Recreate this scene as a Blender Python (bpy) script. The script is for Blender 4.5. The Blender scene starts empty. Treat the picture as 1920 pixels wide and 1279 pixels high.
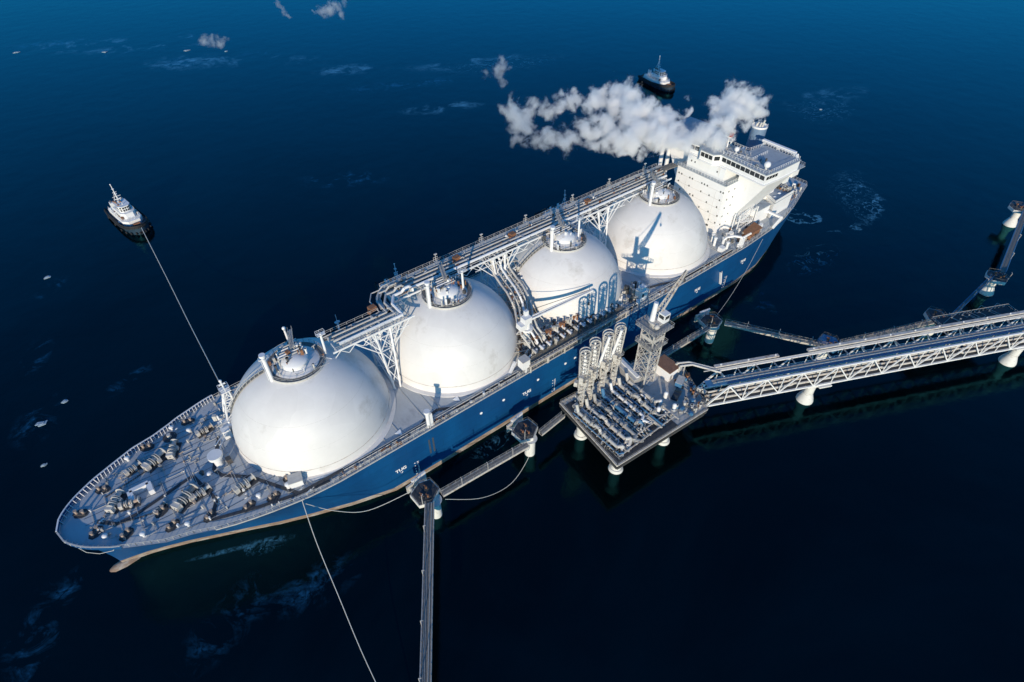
import bpy, bmesh, math, random
from mathutils import Vector, Matrix
R = math.radians
random.seed(7)
scn = bpy.context.scene
COL = scn.collection

# ---------------------------------------------------------------- camera
cd = bpy.data.cameras.new('camera'); cam = bpy.data.objects.new('camera', cd); COL.objects.link(cam)
cd.sensor_width = 36.0; cd.lens = 1072.443/1920*36; cd.clip_start = 1; cd.clip_end = 20000
_F = Vector((-0.44720, -0.57701, -0.683426)); _R = Vector((-0.788239, 0.615357, -0.003755)); _U = Vector((-0.422718, -0.537024, 0.730010))
cam.matrix_world = Matrix(((_R.x, _U.x, -_F.x, 249.01), (_R.y, _U.y, -_F.y, 112.06), (_R.z, _U.z, -_F.z, 137.586), (0, 0, 0, 1)))
scn.camera = cam
# ---------------------------------------------------------------- sky, sun, exposure
SUN_AZ, SUN_EL = 46.7, 13.5          # degrees from +x towards +y
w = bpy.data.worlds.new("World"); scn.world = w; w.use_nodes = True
nt = w.node_tree; nt.nodes.clear()
sky = nt.nodes.new('ShaderNodeTexSky'); sky.sky_type = 'NISHITA'; sky.sun_disc = False
sky.sun_elevation = R(SUN_EL); sky.sun_rotation = R(90-SUN_AZ); sky.ozone_density = 3.0; sky.air_density = 1.0; sky.dust_density = 0.3
tint = nt.nodes.new('ShaderNodeMix'); tint.data_type = 'RGBA'; tint.blend_type = 'MULTIPLY'; tint.inputs[0].default_value = 1
tint.inputs[7].default_value = (0.18, 0.66, 1.0, 1)
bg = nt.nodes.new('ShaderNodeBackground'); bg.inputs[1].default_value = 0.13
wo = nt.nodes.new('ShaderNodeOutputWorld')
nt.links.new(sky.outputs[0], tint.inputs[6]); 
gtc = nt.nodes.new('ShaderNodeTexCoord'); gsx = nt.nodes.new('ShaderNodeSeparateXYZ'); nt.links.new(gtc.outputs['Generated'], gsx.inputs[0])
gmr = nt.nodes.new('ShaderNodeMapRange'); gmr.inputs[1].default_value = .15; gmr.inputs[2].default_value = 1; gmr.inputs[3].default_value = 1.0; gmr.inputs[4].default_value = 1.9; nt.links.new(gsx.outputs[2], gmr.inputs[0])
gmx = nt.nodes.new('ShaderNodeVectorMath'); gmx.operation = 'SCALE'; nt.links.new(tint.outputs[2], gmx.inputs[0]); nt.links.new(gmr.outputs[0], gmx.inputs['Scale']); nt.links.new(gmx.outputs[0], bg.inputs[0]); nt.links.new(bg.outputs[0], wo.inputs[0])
sl = bpy.data.lights.new('sun', 'SUN'); sl.energy = 4.7; sl.angle = R(0.5); sl.color = (1.0, 0.85, 0.64)
so = bpy.data.objects.new('sun', sl); COL.objects.link(so); so.location = (300, 150, 200)
sd = Vector((math.cos(R(SUN_AZ))*math.cos(R(SUN_EL)), math.sin(R(SUN_AZ))*math.cos(R(SUN_EL)), math.sin(R(SUN_EL))))
so.rotation_euler = sd.to_track_quat('Z', 'Y').to_euler()
scn.view_settings.view_transform = 'Standard'; scn.view_settings.look = 'None'; scn.view_settings.exposure = 0; scn.view_settings.gamma = 1
scn.cycles.volume_bounces = 14; scn.cycles.volume_step_rate = 1.0; scn.cycles.max_bounces = 16

# ---------------------------------------------------------------- materials
def N(nt, t, **k):
    n = nt.nodes.new(t)
    for a, b in k.items(): setattr(n, a, b)
    return n
def mat(name, col, rough=.6, var=.15, scale=.6, dirt=None, dirt_amt=.0, dirt_scale=.35, metal=0, bump=0, bscale=3, stretch=(1, 1, 1), spec=.5):
    m = bpy.data.materials.new(name); m.use_nodes = True; t = m.node_tree; b = t.nodes['Principled BSDF']
    L = t.links.new
    tc = N(t, 'ShaderNodeTexCoord'); mp = N(t, 'ShaderNodeMapping'); mp.inputs['Scale'].default_value = stretch
    L(tc.outputs['Object'], mp.inputs[0])
    no = N(t, 'ShaderNodeTexNoise'); no.inputs['Scale'].default_value = scale; no.inputs['Detail'].default_value = 8; no.inputs['Roughness'].default_value = .65
    L(mp.outputs[0], no.inputs['Vector'])
    rp = N(t, 'ShaderNodeValToRGB'); c = Vector(col)
    rp.color_ramp.elements[0].position = .3; rp.color_ramp.elements[0].color = (*(c*(1-var)), 1)
    rp.color_ramp.elements[1].position = .7; rp.color_ramp.elements[1].color = (*[min(1, x*(1+var*.6)) for x in c], 1)
    L(no.outputs[0], rp.inputs[0]); out = rp.outputs[0]
    if dirt:
        n2 = N(t, 'ShaderNodeTexNoise'); n2.inputs['Scale'].default_value = dirt_scale; n2.inputs['Detail'].default_value = 10; n2.inputs['Roughness'].default_value = .7
        L(mp.outputs[0], n2.inputs['Vector'])
        mr = N(t, 'ShaderNodeMapRange'); mr.inputs[1].default_value = .62-dirt_amt*.25; mr.inputs[2].default_value = .78-dirt_amt*.25
        L(n2.outputs[0], mr.inputs[0])
        mx = N(t, 'ShaderNodeMix', data_type='RGBA'); L(mr.outputs[0], mx.inputs[0]); L(out, mx.inputs[6]); mx.inputs[7].default_value = (*dirt, 1)
        out = mx.outputs[2]
    L(out, b.inputs['Base Color'])
    b.inputs['Roughness'].default_value = rough; b.inputs['Metallic'].default_value = metal
    b.inputs['Specular IOR Level'].default_value = spec
    if bump:
        n3 = N(t, 'ShaderNodeTexNoise'); n3.inputs['Scale'].default_value = bscale; n3.inputs['Detail'].default_value = 5; L(mp.outputs[0], n3.inputs['Vector'])
        bp = N(t, 'ShaderNodeBump'); bp.inputs['Strength'].default_value = bump; bp.inputs['Distance'].default_value = .05
        L(n3.outputs[0], bp.inputs['Height']); L(bp.outputs[0], b.inputs['Normal'])
    return m
RUST = (.22, .09, .035)
M = {}
M['dome'] = mat('dome_paint', (.68, .67, .655), .55, .06, .12, (.55, .53, .49), .1, .12, bump=.25, bscale=.5)
def dome_material():
    m = mat('dome_cover_paint', (.68, .67, .66), .55, .07, .12, (.50, .48, .45), .22, .10, bump=.25, bscale=.5)
    t = m.node_tree; b = t.nodes['Principled BSDF']; src = b.inputs['Base Color'].links[0].from_socket; tc = [n for n in t.nodes if n.type == 'TEX_COORD'][0]
    v = N(t, 'ShaderNodeTexVoronoi', feature='F1'); v.inputs['Scale'].default_value = .16; v.inputs['Randomness'].default_value = .7; t.links.new(tc.outputs['Object'], v.inputs['Vector'])
    sp = N(t, 'ShaderNodeSeparateColor'); t.links.new(v.outputs['Color'], sp.inputs[0]); mr = N(t, 'ShaderNodeMapRange'); mr.inputs[3].default_value = .965; mr.inputs[4].default_value = 1.02; t.links.new(sp.outputs[0], mr.inputs[0])
    mv = N(t, 'ShaderNodeVectorMath', operation='SCALE'); t.links.new(src, mv.inputs[0]); t.links.new(mr.outputs[0], mv.inputs['Scale']); t.links.new(mv.outputs[0], b.inputs['Base Color'])
    return m
M['dome'] = dome_material()
M['white'] = mat('white_paint', (.74, .745, .75), .5, .08, .5, (.45, .36, .28), .12, .5)
M['cream'] = mat('house_paint', (.79, .79, .79), .5, .04, .3, (.62, .58, .5), .02, .3, stretch=(1, 1, .3))
M['steel'] = mat('galvanised_steel', (.33, .33, .325), .5, .25, 1.5, RUST, .1, 1.2, spec=.4)
M['pale'] = mat('pale_steel', (.5, .49, .465), .5, .15, 1.2, (.3, .22, .15), .2, 1.0)
M['deck'] = mat('deck_paint', (.43, .46, .485), .7, .1, .25, (.33, .35, .375), .35, .35, bump=.3, bscale=2, stretch=(1, .6, 1))
M['roofdeck'] = mat('upper_deck_paint', (.34, .385, .43), .7, .1, .4, (.24, .26, .29), .35, .5)
M['strip'] = mat('dark_walkway_coating', (.045, .05, .06), .75, .2, 1.5)
M['grate'] = mat('steel_grating', (.17, .165, .155), .7, .35, 2.5, (.27, .24, .2), .3, 1.5)
M['dark'] = mat('dark_machinery', (.075, .078, .08), .5, .4, 2.0, RUST, .15, 1.6)
M['rust'] = mat('rusty_steel', (.26, .12, .06), .8, .4, 2.0, (.1, .055, .035), .35, 1.8)
M['brown'] = mat('brown_roofing', (.25, .13, .08), .8, .3, 1.5, (.13, .08, .06), .3, 1.0)
M['glass'] = mat('dark_window_glass', (.03, .035, .04), .15, .2, 1)
M['funnel'] = mat('funnel_blue_paint', (.14, .22, .33), .5, .12, .5)
M['concrete'] = mat('pile_white_coating', (.66, .65, .62), .7, .1, .8, (.35, .32, .28), .25, .8, bump=.4)
M['beam'] = mat('weathered_beam', (.52, .49, .45), .6, .25, .9, (.25, .16, .1), .35, .8)
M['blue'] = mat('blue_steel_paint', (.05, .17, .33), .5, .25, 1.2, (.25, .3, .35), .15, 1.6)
M['rope'] = mat('mooring_rope', (.55, .54, .5), .8, .1, 3)
M['ice'] = mat('floating_ice', (.30, .38, .45), .6, .2, .8)
M['tughull'] = mat('tug_hull_paint', (.02, .045, .075), .45, .3, .6, (.12, .11, .1), .1, .8)
M['tugdeck'] = mat('tug_deck_paint', (.06, .075, .09), .7, .3, 1, (.2, .12, .08), .2, 1.5)
M['black'] = mat('black_rubber', (.018, .018, .02), .8, .3, 2)
M['boot'] = mat('boot_paint', (.24, .165, .12), .85, .3, .5, (.38, .35, .32), .6, .35, stretch=(.5, 1, 2))
M['arch'] = mat('arm_white_paint', (.52, .50, .47), .5, .2, 1.4, (.16, .13, .11), .45, 1.6)
M['red'] = mat('red_paint', (.35, .05, .03), .5, .2, 1)
M['bollard'] = mat('worn_bollard_paint', (.42, .34, .28), .7, .35, 2.5, (.2, .1, .06), .4, 2)
M['slab'] = mat('platform_slab', (.46, .45, .43), .8, .15, .8, (.3, .29, .28), .35, .6)
M['lettering'] = mat('white_lettering', (.85, .87, .88), .5, .03, 1)

def hull_material():
    m = bpy.data.materials.new('hull_blue_paint'); m.use_nodes = True; t = m.node_tree; b = t.nodes['Principled BSDF']; L = t.links.new
    tc = N(t, 'ShaderNodeTexCoord'); mp = N(t, 'ShaderNodeMapping'); mp.inputs['Scale'].default_value = (.12, .12, .03); L(tc.outputs['Object'], mp.inputs[0])
    n = N(t, 'ShaderNodeTexNoise'); n.inputs['Scale'].default_value = 1; n.inputs['Detail'].default_value = 8; L(mp.outputs[0], n.inputs['Vector'])
    r = N(t, 'ShaderNodeValToRGB'); r.color_ramp.elements[0].position = .35; r.color_ramp.elements[0].color = (.0005, .052, .17, 1)
    r.color_ramp.elements[1].position = .68; r.color_ramp.elements[1].color = (.001, .075, .225, 1); L(n.outputs[0], r.inputs[0])
    # rubbing scrapes: long streaks low on the side
    mp2 = N(t, 'ShaderNodeMapping'); mp2.inputs['Scale'].default_value = (.7, .7, .12); L(tc.outputs['Object'], mp2.inputs[0])
    n2 = N(t, 'ShaderNodeTexNoise'); n2.inputs['Scale'].default_value = 1.6; n2.inputs['Detail'].default_value = 9; n2.inputs['Roughness'].default_value = .7; L(mp2.outputs[0], n2.inputs['Vector'])
    mr = N(t, 'ShaderNodeMapRange'); mr.inputs[1].default_value = .70; mr.inputs[2].default_value = .78; L(n2.outputs[0], mr.inputs[0])
    mx = N(t, 'ShaderNodeMix', data_type='RGBA'); L(mr.outputs[0], mx.inputs[0]); L(r.outputs[0], mx.inputs[6]); mx.inputs[7].default_value = (.04, .05, .07, 1)
    sx = N(t, 'ShaderNodeSeparateXYZ'); cb = N(t, 'ShaderNodeCombineXYZ'); L(tc.outputs['Object'], sx.inputs[0]); L(sx.outputs[0], cb.inputs[0]); L(sx.outputs[2], cb.inputs[1])
    br = N(t, 'ShaderNodeTexBrick'); br.inputs['Scale'].default_value = 1; br.inputs['Brick Width'].default_value = 11; br.inputs['Row Height'].default_value = 2.6; br.inputs['Mortar Size'].default_value = .05
    br.inputs['Color1'].default_value = (1, 1, 1, 1); br.inputs['Color2'].default_value = (.86, .88, .9, 1); br.inputs['Mortar'].default_value = (.72, .72, .72, 1); L(cb.outputs[0], br.inputs['Vector'])
    mu = N(t, 'ShaderNodeMix', data_type='RGBA', blend_type='MULTIPLY'); mu.inputs[0].default_value = 1; L(mx.outputs[2], mu.inputs[6]); L(br.outputs[0], mu.inputs[7])
    L(mu.outputs[2], b.inputs['Base Color']); b.inputs['Roughness'].default_value = .5
    n3 = N(t, 'ShaderNodeTexNoise'); n3.inputs['Scale'].default_value = .35; L(tc.outputs['Object'], n3.inputs['Vector'])
    bp = N(t, 'ShaderNodeBump'); bp.inputs['Strength'].default_value = .5; bp.inputs['Distance'].default_value = .3; L(n3.outputs[0], bp.inputs['Height']); L(bp.outputs[0], b.inputs['Normal'])
    return m
M['hull'] = hull_material()

# ---------------------------------------------------------------- mesh helpers
class MB:
    def __init__(s): s.v = []; s.f = []; s.m = []; s.mi = 0
    def add(s, vs, fs):
        o = len(s.v); s.v += [tuple(x) for x in vs]; s.f += [tuple(o+i for i in f) for f in fs]; s.m += [s.mi]*len(fs); return s
    def box(s, c, d, rz=0, tilt=None):
        x, y, z = [k/2 for k in d]; ca, sa = math.cos(rz), math.sin(rz)
        vs = [(a*x, b*y, e*z) for e in (-1, 1) for b in (-1, 1) for a in (-1, 1)]
        vs = [(c[0]+ca*p[0]-sa*p[1], c[1]+sa*p[0]+ca*p[1], c[2]+p[2]) for p in vs]
        return s.add(vs, [(0, 2, 3, 1), (4, 5, 7, 6), (0, 1, 5, 4), (1, 3, 7, 5), (3, 2, 6, 7), (2, 0, 4, 6)])
    def base(s, x, y, z, d, rz=0): return s.box((x, y, z+d[2]/2), d, rz)
    def bar(s, p, q, wd, h=None):
        p, q = Vector(p), Vector(q); h = h or wd; t = (q-p)
        if t.length < 1e-6: return s
        t.normalize(); a = t.cross(Vector((0, 0, 1)))
        if a.length < 1e-4: a = Vector((1, 0, 0))
        a.normalize(); b = a.cross(t); a = a*wd/2; b = b*h/2
        vs = [p-a-b, p+a-b, p+a+b, p-a+b, q-a-b, q+a-b, q+a+b, q-a+b]
        return s.add(vs, [(0, 1, 2, 3), (7, 6, 5, 4), (0, 4, 5, 1), (1, 5, 6, 2), (2, 6, 7, 3), (3, 7, 4, 0)])
    def tube(s, p, q, r, r2=None, n=8):
        p, q = Vector(p), Vector(q); r2 = r if r2 is None else r2; t = (q-p)
        if t.length < 1e-6: return s
        t.normalize(); a = t.cross(Vector((0, 0, 1)))
        if a.length < 1e-4: a = Vector((1, 0, 0))
        a.normalize(); b = a.cross(t)
        vs = [p+(a*math.cos(2*math.pi*i/n)+b*math.sin(2*math.pi*i/n))*r for i in range(n)]+[q+(a*math.cos(2*math.pi*i/n)+b*math.sin(2*math.pi*i/n))*r2 for i in range(n)]
        return s.add(vs, [(i, (i+1) % n, n+(i+1) % n, n+i) for i in range(n)]+[tuple(range(n))[::-1], tuple(range(n, 2*n))])
    def poly(s, pts, r, n=6, closed=False):
        for i in range(len(pts)-(0 if closed else 1)): s.tube(pts[i], pts[(i+1) % len(pts)], r, n=n)
        return s
    def polybar(s, pts, wd, h=None):
        for i in range(len(pts)-1): s.bar(pts[i], pts[i+1], wd, h)
        return s
    def rev(s, prof, c, n=24):
        vs = []; k = len(prof)
        for i in range(n):
            a = 2*math.pi*i/n
            for r, z in prof: vs.append((c[0]+r*math.cos(a), c[1]+r*math.sin(a), c[2]+z))
        fs = [(i*k+j, ((i+1) % n)*k+j, ((i+1) % n)*k+j+1, i*k+j+1) for i in range(n) for j in range(k-1)]
        if prof[0][0] > .001: fs.append(tuple(i*k for i in range(n))[::-1])
        if prof[-1][0] > .001: fs.append(tuple(i*k+k-1 for i in range(n)))
        return s.add(vs, fs)
    def ball(s, c, r, n=12, sz=1):
        return s.rev([(max(.0005, r*math.sin(math.pi*j/8)), -r*sz*math.cos(math.pi*j/8)) for j in range(9)], c, n)
    def prism(s, pts, z0, z1):
        n = len(pts); return s.add([(x, y, z0) for x, y in pts]+[(x, y, z1) for x, y in pts], [tuple(range(n))[::-1], tuple(range(n, 2*n))]+[(i, (i+1) % n, n+(i+1) % n, n+i) for i in range(n)])
    def ring(s, c, r, t, n=32, a0=0, a1=2*math.pi):
        full = abs(a1-a0-2*math.pi) < 1e-3; k = n if full else n+1
        pts = [(c[0]+r*math.cos(a0+(a1-a0)*i/n), c[1]+r*math.sin(a0+(a1-a0)*i/n), c[2]) for i in range(k)]
        return s.poly(pts, t, 5, full)
    def rail(s, pts, h=1.1, step=2.5, t=.07, mid=True, closed=False):
        P = [Vector(p) for p in pts]
        if closed: P.append(P[0])
        up = Vector((0, 0, h))
        for a, b in zip(P, P[1:]):
            L = (b-a).length; n = max(1, round(L/step))
            for i in range(n+1):
                q = a.lerp(b, i/n); s.bar(q, q+up, t)
            s.bar(a+up, b+up, t)
            if mid: s.bar(a+up*.5, b+up*.5, t*.7)
        return s
    def build(s, name, m, parent=None, smooth=40):
        off = Vector((0, 0, 0)); q = parent; rz = 0
        while q: off += q.location; rz += q.rotation_euler.z; q = q.parent
        me = bpy.data.meshes.new(name); me.from_pydata([Vector(v)-off for v in s.v], [], s.f)
        ms = m if isinstance(m, (list, tuple)) else [m]
        for k in ms: me.materials.append(M[k] if isinstance(k, str) else k)
        me.polygons.foreach_set('material_index', s.m)
        bm = bmesh.new(); bm.from_mesh(me); bmesh.ops.recalc_face_normals(bm, faces=bm.faces); bm.to_mesh(me); bm.free()
        if smooth:
            me.polygons.foreach_set('use_smooth', [True]*len(me.polygons)); me.set_sharp_from_angle(angle=R(smooth))
        me.update()
        o = bpy.data.objects.new(name, me); COL.objects.link(o)
        if parent: o.parent = parent
        return o
def tag(o, label=None, cat=None, group=None, kind=None):
    if label: o['label'] = label
    if cat: o['category'] = cat
    if group: o['group'] = group
    if kind: o['kind'] = kind
    return o
def thing(name, label, cat, loc=(0, 0, 0), group=None):
    o = bpy.data.objects.new(name, None); o.empty_display_size = 1; COL.objects.link(o); o.location = loc
    return tag(o, label, cat, group)
def dup(root, loc, rz, label):
    def cp(o, par):
        c = o.copy(); COL.objects.link(c)
        if par: c.parent = par
        for ch in list(o.children): cp(ch, c)
        return c
    r = cp(root, None); r.location = loc; r.rotation_euler = (0, 0, rz); r['label'] = label
    return r
def lerp(a, b, t): return a+(b-a)*t
def V(*a): return Vector(a)

# ---------------------------------------------------------------- water
def water_material():
    m = bpy.data.materials.new('sea_water'); m.use_nodes = True; t = m.node_tree; b = t.nodes['Principled BSDF']; L = t.links.new
    b.inputs['IOR'].default_value = 1.33; b.inputs['Roughness'].default_value = .07; b.inputs['Specular IOR Level'].default_value = 0
    tc = N(t, 'ShaderNodeTexCoord')
    def noise(sc, det=6, ro=.6, dist=0):
        n = N(t, 'ShaderNodeTexNoise'); n.inputs['Scale'].default_value = sc; n.inputs['Detail'].default_value = det; n.inputs['Roughness'].default_value = ro; n.inputs['Distortion'].default_value = dist
        L(tc.outputs['Object'], n.inputs['Vector']); return n
    def mth(op, a, bb, clamp=False):
        n = N(t, 'ShaderNodeMath', operation=op, use_clamp=clamp)
        for i, x in enumerate((a, bb)):
            if isinstance(x, (int, float)): n.inputs[i].default_value = x
            elif x is not None: L(x, n.inputs[i])
        return n.outputs[0]
    def rng(x, a, bb, c=0, d=1):
        n = N(t, 'ShaderNodeMapRange'); n.inputs[1].default_value = a; n.inputs[2].default_value = bb; n.inputs[3].default_value = c; n.inputs[4].default_value = d; L(x, n.inputs[0]); return n.outputs[0]
    def patch(x, y, rx, ry, rot):
        mp = N(t, 'ShaderNodeMapping', vector_type='TEXTURE'); mp.inputs['Location'].default_value = (x, y, 0); mp.inputs['Rotation'].default_value = (0, 0, R(rot)); mp.inputs['Scale'].default_value = (rx, ry, 1)
        L(tc.outputs['Object'], mp.inputs[0])
        ln = N(t, 'ShaderNodeVectorMath', operation='LENGTH'); L(mp.outputs[0], ln.inputs[0])
        return rng(ln.outputs[1], 1.0, .25)
    def union(ps):
        o = None
        for a in ps:
            q = patch(*a); o = q if o is None else mth('MAXIMUM', o, q)
        return o
    # drifting slush seen as blue patches, and foam left by the propellers
    slush = union(SLUSH); foam = union(FOAM)
    def ringmask(x, y, rx, ry, rot, w_):
        mp = N(t, 'ShaderNodeMapping', vector_type='TEXTURE'); mp.inputs['Location'].default_value = (x, y, 0); mp.inputs['Rotation'].default_value = (0, 0, R(rot)); mp.inputs['Scale'].default_value = (rx, ry, 1)
        nn = noise(.06, 4, .6); sc_ = N(t, 'ShaderNodeVectorMath', operation='SCALE'); L(nn.outputs['Color'], sc_.inputs[0]); sc_.inputs['Scale'].default_value = 14
        ad = N(t, 'ShaderNodeVectorMath', operation='ADD'); L(tc.outputs['Object'], ad.inputs[0]); L(sc_.outputs[0], ad.inputs[1]); sb = N(t, 'ShaderNodeVectorMath', operation='SUBTRACT'); L(ad.outputs[0], sb.inputs[0]); sb.inputs[1].default_value = (7, 7, 7)
        L(sb.outputs[0], mp.inputs[0]); ln = N(t, 'ShaderNodeVectorMath', operation='LENGTH'); L(mp.outputs[0], ln.inputs[0])
        return rng(mth('ABSOLUTE', mth('SUBTRACT', ln.outputs[1], 1.0), 0), w_, 0)
    n1 = noise(.11, 8, .62, 1.2); n2 = noise(.35, 10, .72, 1.5)
    s1 = mth('MULTIPLY', slush, rng(n1.outputs[0], .50, .66)); s1 = mth('MULTIPLY', s1, rng(n2.outputs[0], .38, .62))
    rd = N(t, 'ShaderNodeMath', operation='ABSOLUTE'); L(mth('SUBTRACT', n1.outputs[0], .5), rd.inputs[0])
    f1 = mth('MULTIPLY', foam, rng(rd.outputs[0], .022, .0)); f1 = mth('MULTIPLY', f1, rng(n2.outputs[0], .42, .68)); rm = mth('MAXIMUM', mth('MULTIPLY', ringmask(-17, -1, 33, 35, 0, .09), union([(-34, 22, 30, 14, 40), (2, 33, 16, 9, 0)])), ringmask(3.5, 10, 7, 9, 20, .16)); wk = mth('MULTIPLY', union([(264, 12.4, 10, .8, 158), (254, 16.8, 7, 1.4, 155)]), rng(n2.outputs[0], .44, .70)); f1 = mth('MAXIMUM', f1, wk); fs = mth('MULTIPLY', union(FAR_SLUSH), rng(noise(.028, 8, .66, .8).outputs[0], .50, .60)); fs = mth('MULTIPLY', mth('MULTIPLY', fs, rng(noise(.12, 8, .7, .5).outputs[0], .42, .60)), .75)
    f1 = mth('MAXIMUM', f1, fs); f1 = mth('MAXIMUM', f1, mth('MULTIPLY', rm, rng(n2.outputs[0], .40, .60)))
    rp = N(t, 'ShaderNodeMix', data_type='RGBA'); L(s1, rp.inputs[0]); murk = N(t, 'ShaderNodeMix', data_type='RGBA'); L(rng(noise(.012, 5, .6, .8).outputs[0], .4, .65), murk.inputs[0]); murk.inputs[6].default_value = (.0002, .0015, .0025, 1); murk.inputs[7].default_value = (.0003, .0045, .0085, 1); L(murk.outputs[2], rp.inputs[6]); rp.inputs[7].default_value = (.015, .10, .22, 1)
    r2 = N(t, 'ShaderNodeMix', data_type='RGBA'); L(f1, r2.inputs[0]); L(rp.outputs[2], r2.inputs[6]); r2.inputs[7].default_value = (.10, .34, .52, 1)
    L(r2.outputs[2], b.inputs['Base Color'])
    L(mth('ADD', mth('MULTIPLY', mth('MAXIMUM', s1, f1), .5), .06), b.inputs['Roughness'])
    # ripples over a slow swell
    a = noise(.9, 4, .6); c = noise(.09, 3, .5); h = mth('ADD', mth('MULTIPLY', a.outputs[0], .25), c.outputs[0])
    bp = N(t, 'ShaderNodeBump'); bp.inputs['Strength'].default_value = .25; bp.inputs['Distance'].default_value = .5; L(h, bp.inputs['Height']); L(bp.outputs[0], b.inputs['Normal'])
    gl = N(t, 'ShaderNodeBsdfGlossy'); gl.inputs['Color'].default_value = (.14, .78, .93, 1); gl.inputs['Roughness'].default_value = .07; L(bp.outputs[0], gl.inputs['Normal'])
    fr = N(t, 'ShaderNodeFresnel'); fr.inputs['IOR'].default_value = 1.33; L(bp.outputs[0], fr.inputs['Normal'])
    ms = N(t, 'ShaderNodeMixShader'); L(fr.outputs[0], ms.inputs[0]); L(b.outputs[0], ms.inputs[1]); L(gl.outputs[0], ms.inputs[2]); L(ms.outputs[0], t.nodes['Material Output'].inputs['Surface'])
    return m
SLUSH = [(268, 30, 16, 7, 20), (250, 34, 14, 7, -10), (305, 8, 16, 7, 70), (296, -2, 8, 4, 30), (270, -67, 9, 4, 20), (283, -140, 10, 4, 40), (71, 37, 9, 6, 60), (97, 32, 12, 6, 20), (160, -395, 34, 14, -30), (115, -375, 22, 10, -40),
         (233, -505, 40, 14, -25), (190, -440, 30, 8, -20), (60, -250, 60, 12, -20), (295, -66, 12, 8, 60), (292, -100, 12, 5, 70), (150, -150, 30, 10, -30)]
FAR_SLUSH = [(160, -390, 40, 22, -30), (110, -350, 50, 18, -40), (225, -490, 60, 22, -25), (180, -450, 60, 14, -25), (75, -300, 30, 14, -30), (60, -200, 30, 12, -20), (0, -260, 50, 16, -20), (-140, -60, 40, 14, -10), (150, -460, 40, 10, -20)]
FOAM = [(-40, 12, 24, 12, 20), (30, 34, 18, 8, 0), (-120, -50, 30, 20, 0), (258, 16, 10, 2.5, -28), (-20, -240, 60, 20, -20), (190, 28, 10, 3, 0)]
mb = MB(); mb.add([(-9000, -9000, 0), (9000, -9000, 0), (9000, 9000, 0), (-9000, 9000, 0)], [(0, 1, 2, 3)])
M['water'] = water_material()
tag(mb.build('water', 'water', smooth=0), kind='structure')

# ================================================================ THE GAS CARRIER
SH = thing('gas_carrier', 'huge blue hulled gas carrier with four white dome tanks lying alongside the jetty', 'ship', (150, 0, 0))
ST = [  # deck x, deck half breadth, waterline x, waterline half breadth, curve power
 (8, 11, 16, .6, .45), (9.2, 11.8, 17, 3, .45), (15.7, 13.7, 22, 8, .5), (28, 17.8, 31, 14, .6), (41.7, 21.3, 42, 18.7, .7), (53.5, 22.8, 55, 22.5, 1), (70, 23.9, 70, 23.9, 1), (100, 24.05, 100, 24.05, 1), (140, 24.05, 138, 24.05, 1), (180, 24.05, 176, 24.05, 1), (215, 24.05, 210, 24.0, 1.2),
 (234, 24.05, 221, 23.7, 1.3), (242.5, 23.6, 232, 20.6, 1.4), (249, 22.6, 242, 17, 1.5), (254, 21.5, 250, 13.8, 1.5), (260, 19.8, 257, 10.5, 1.5), (266.5, 17, 264, 7.4, 1.5), (271.5, 15.7, 270, 4.7, 1.5), (277, 12.9, 275.5, 2.6, 1.5), (281, 10.8, 279, 1.4, 1.5), (284.5, 8.3, 281.7, .75, 1.5), (286.2, 6.8, 282.8, .5, 1.5), (287.6, 5.2, 283.6, .38, 1.5), (288.6, 3.8, 284.2, .25, 1.5), (289.2, 2.4, 284.6, .2, 1.5), (289.55, 1.2, 284.9, .1, 1.5), (289.65, .03, 285, .02, 1.5)]
def dz(x):
    if x < 236: return 17.0
    if x < 252: return 17+(x-236)/16*.8
    return 17.8+max(0, (x-262))/28*2.0
def hb(x):
    for a, b in zip(ST, ST[1:]):
        if a[0] <= x <= b[0]: return lerp(a[1], b[1], (x-a[0])/(b[0]-a[0]))
    return 0
def hull_pt(s, z, side):
    xd, bd, xw, bw, pw = s; t = max(0, z/dz(xd)); f = t**pw
    return (lerp(xw, xd, f), side*lerp(bw, bd, f), z)
def loft(zs, ends=True):
    m = MB(); k = len(zs)
    for side in (1, -1):
        vs = [hull_pt(s, (z if z is not None else dz(s[0])), side) for s in ST for z in zs]
        m.add(vs, [(i*k+j, (i+1)*k+j, (i+1)*k+j+1, i*k+j+1) for i in range(len(ST)-1) for j in range(k-1)])
    a = [hull_pt(ST[0], (z if z is not None else 17), 1) for z in zs]; b = [hull_pt(ST[0], (z if z is not None else 17), -1) for z in zs]
    m.add(a+b, [(j, j+1, k+j+1, k+j) for j in range(k-1)])
    return m
HULL = loft([1.7, 3, 5, 7.5, 10, 12.5, 15, None]).build('hull', 'hull', SH, smooth=35)
bs = loft([-3, 0, .8, 1.7]); BOOT = bs.build('boot_stripe', 'boot', HULL, smooth=35); BOOT['label'] = 'rusty tan stripe along the waterline'
m = MB(); m.rev([(.01, -5), (1.2, -4.2), (2.2, -2), (2.6, 1), (2.3, 3.5), (1.3, 5.2), (.01, 6)], (0, 0, 0), 16)
m.v = [(283.5+z, y*.7, -1.35+x*.85) for x, y, z in m.v]; m.build('bulbous_bow', 'boot', HULL)
# deck plating
m = MB(); xs = sorted(set([s[0] for s in ST]+list(range(12, 290, 6))))
vs = []
for x in xs: vs += [(x, -hb(x)+.05, dz(x)+.0), (x, -hb(x)*.5, dz(x)+.12), (x, hb(x)*.5, dz(x)+.12), (x, hb(x)-.05, dz(x)+.0)]
m.add(vs, [(i*4+j, (i+1)*4+j, (i+1)*4+j+1, i*4+j+1) for i in range(len(xs)-1) for j in range(3)])
DECK = m.build('main_deck', 'deck', SH, smooth=30)
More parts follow.
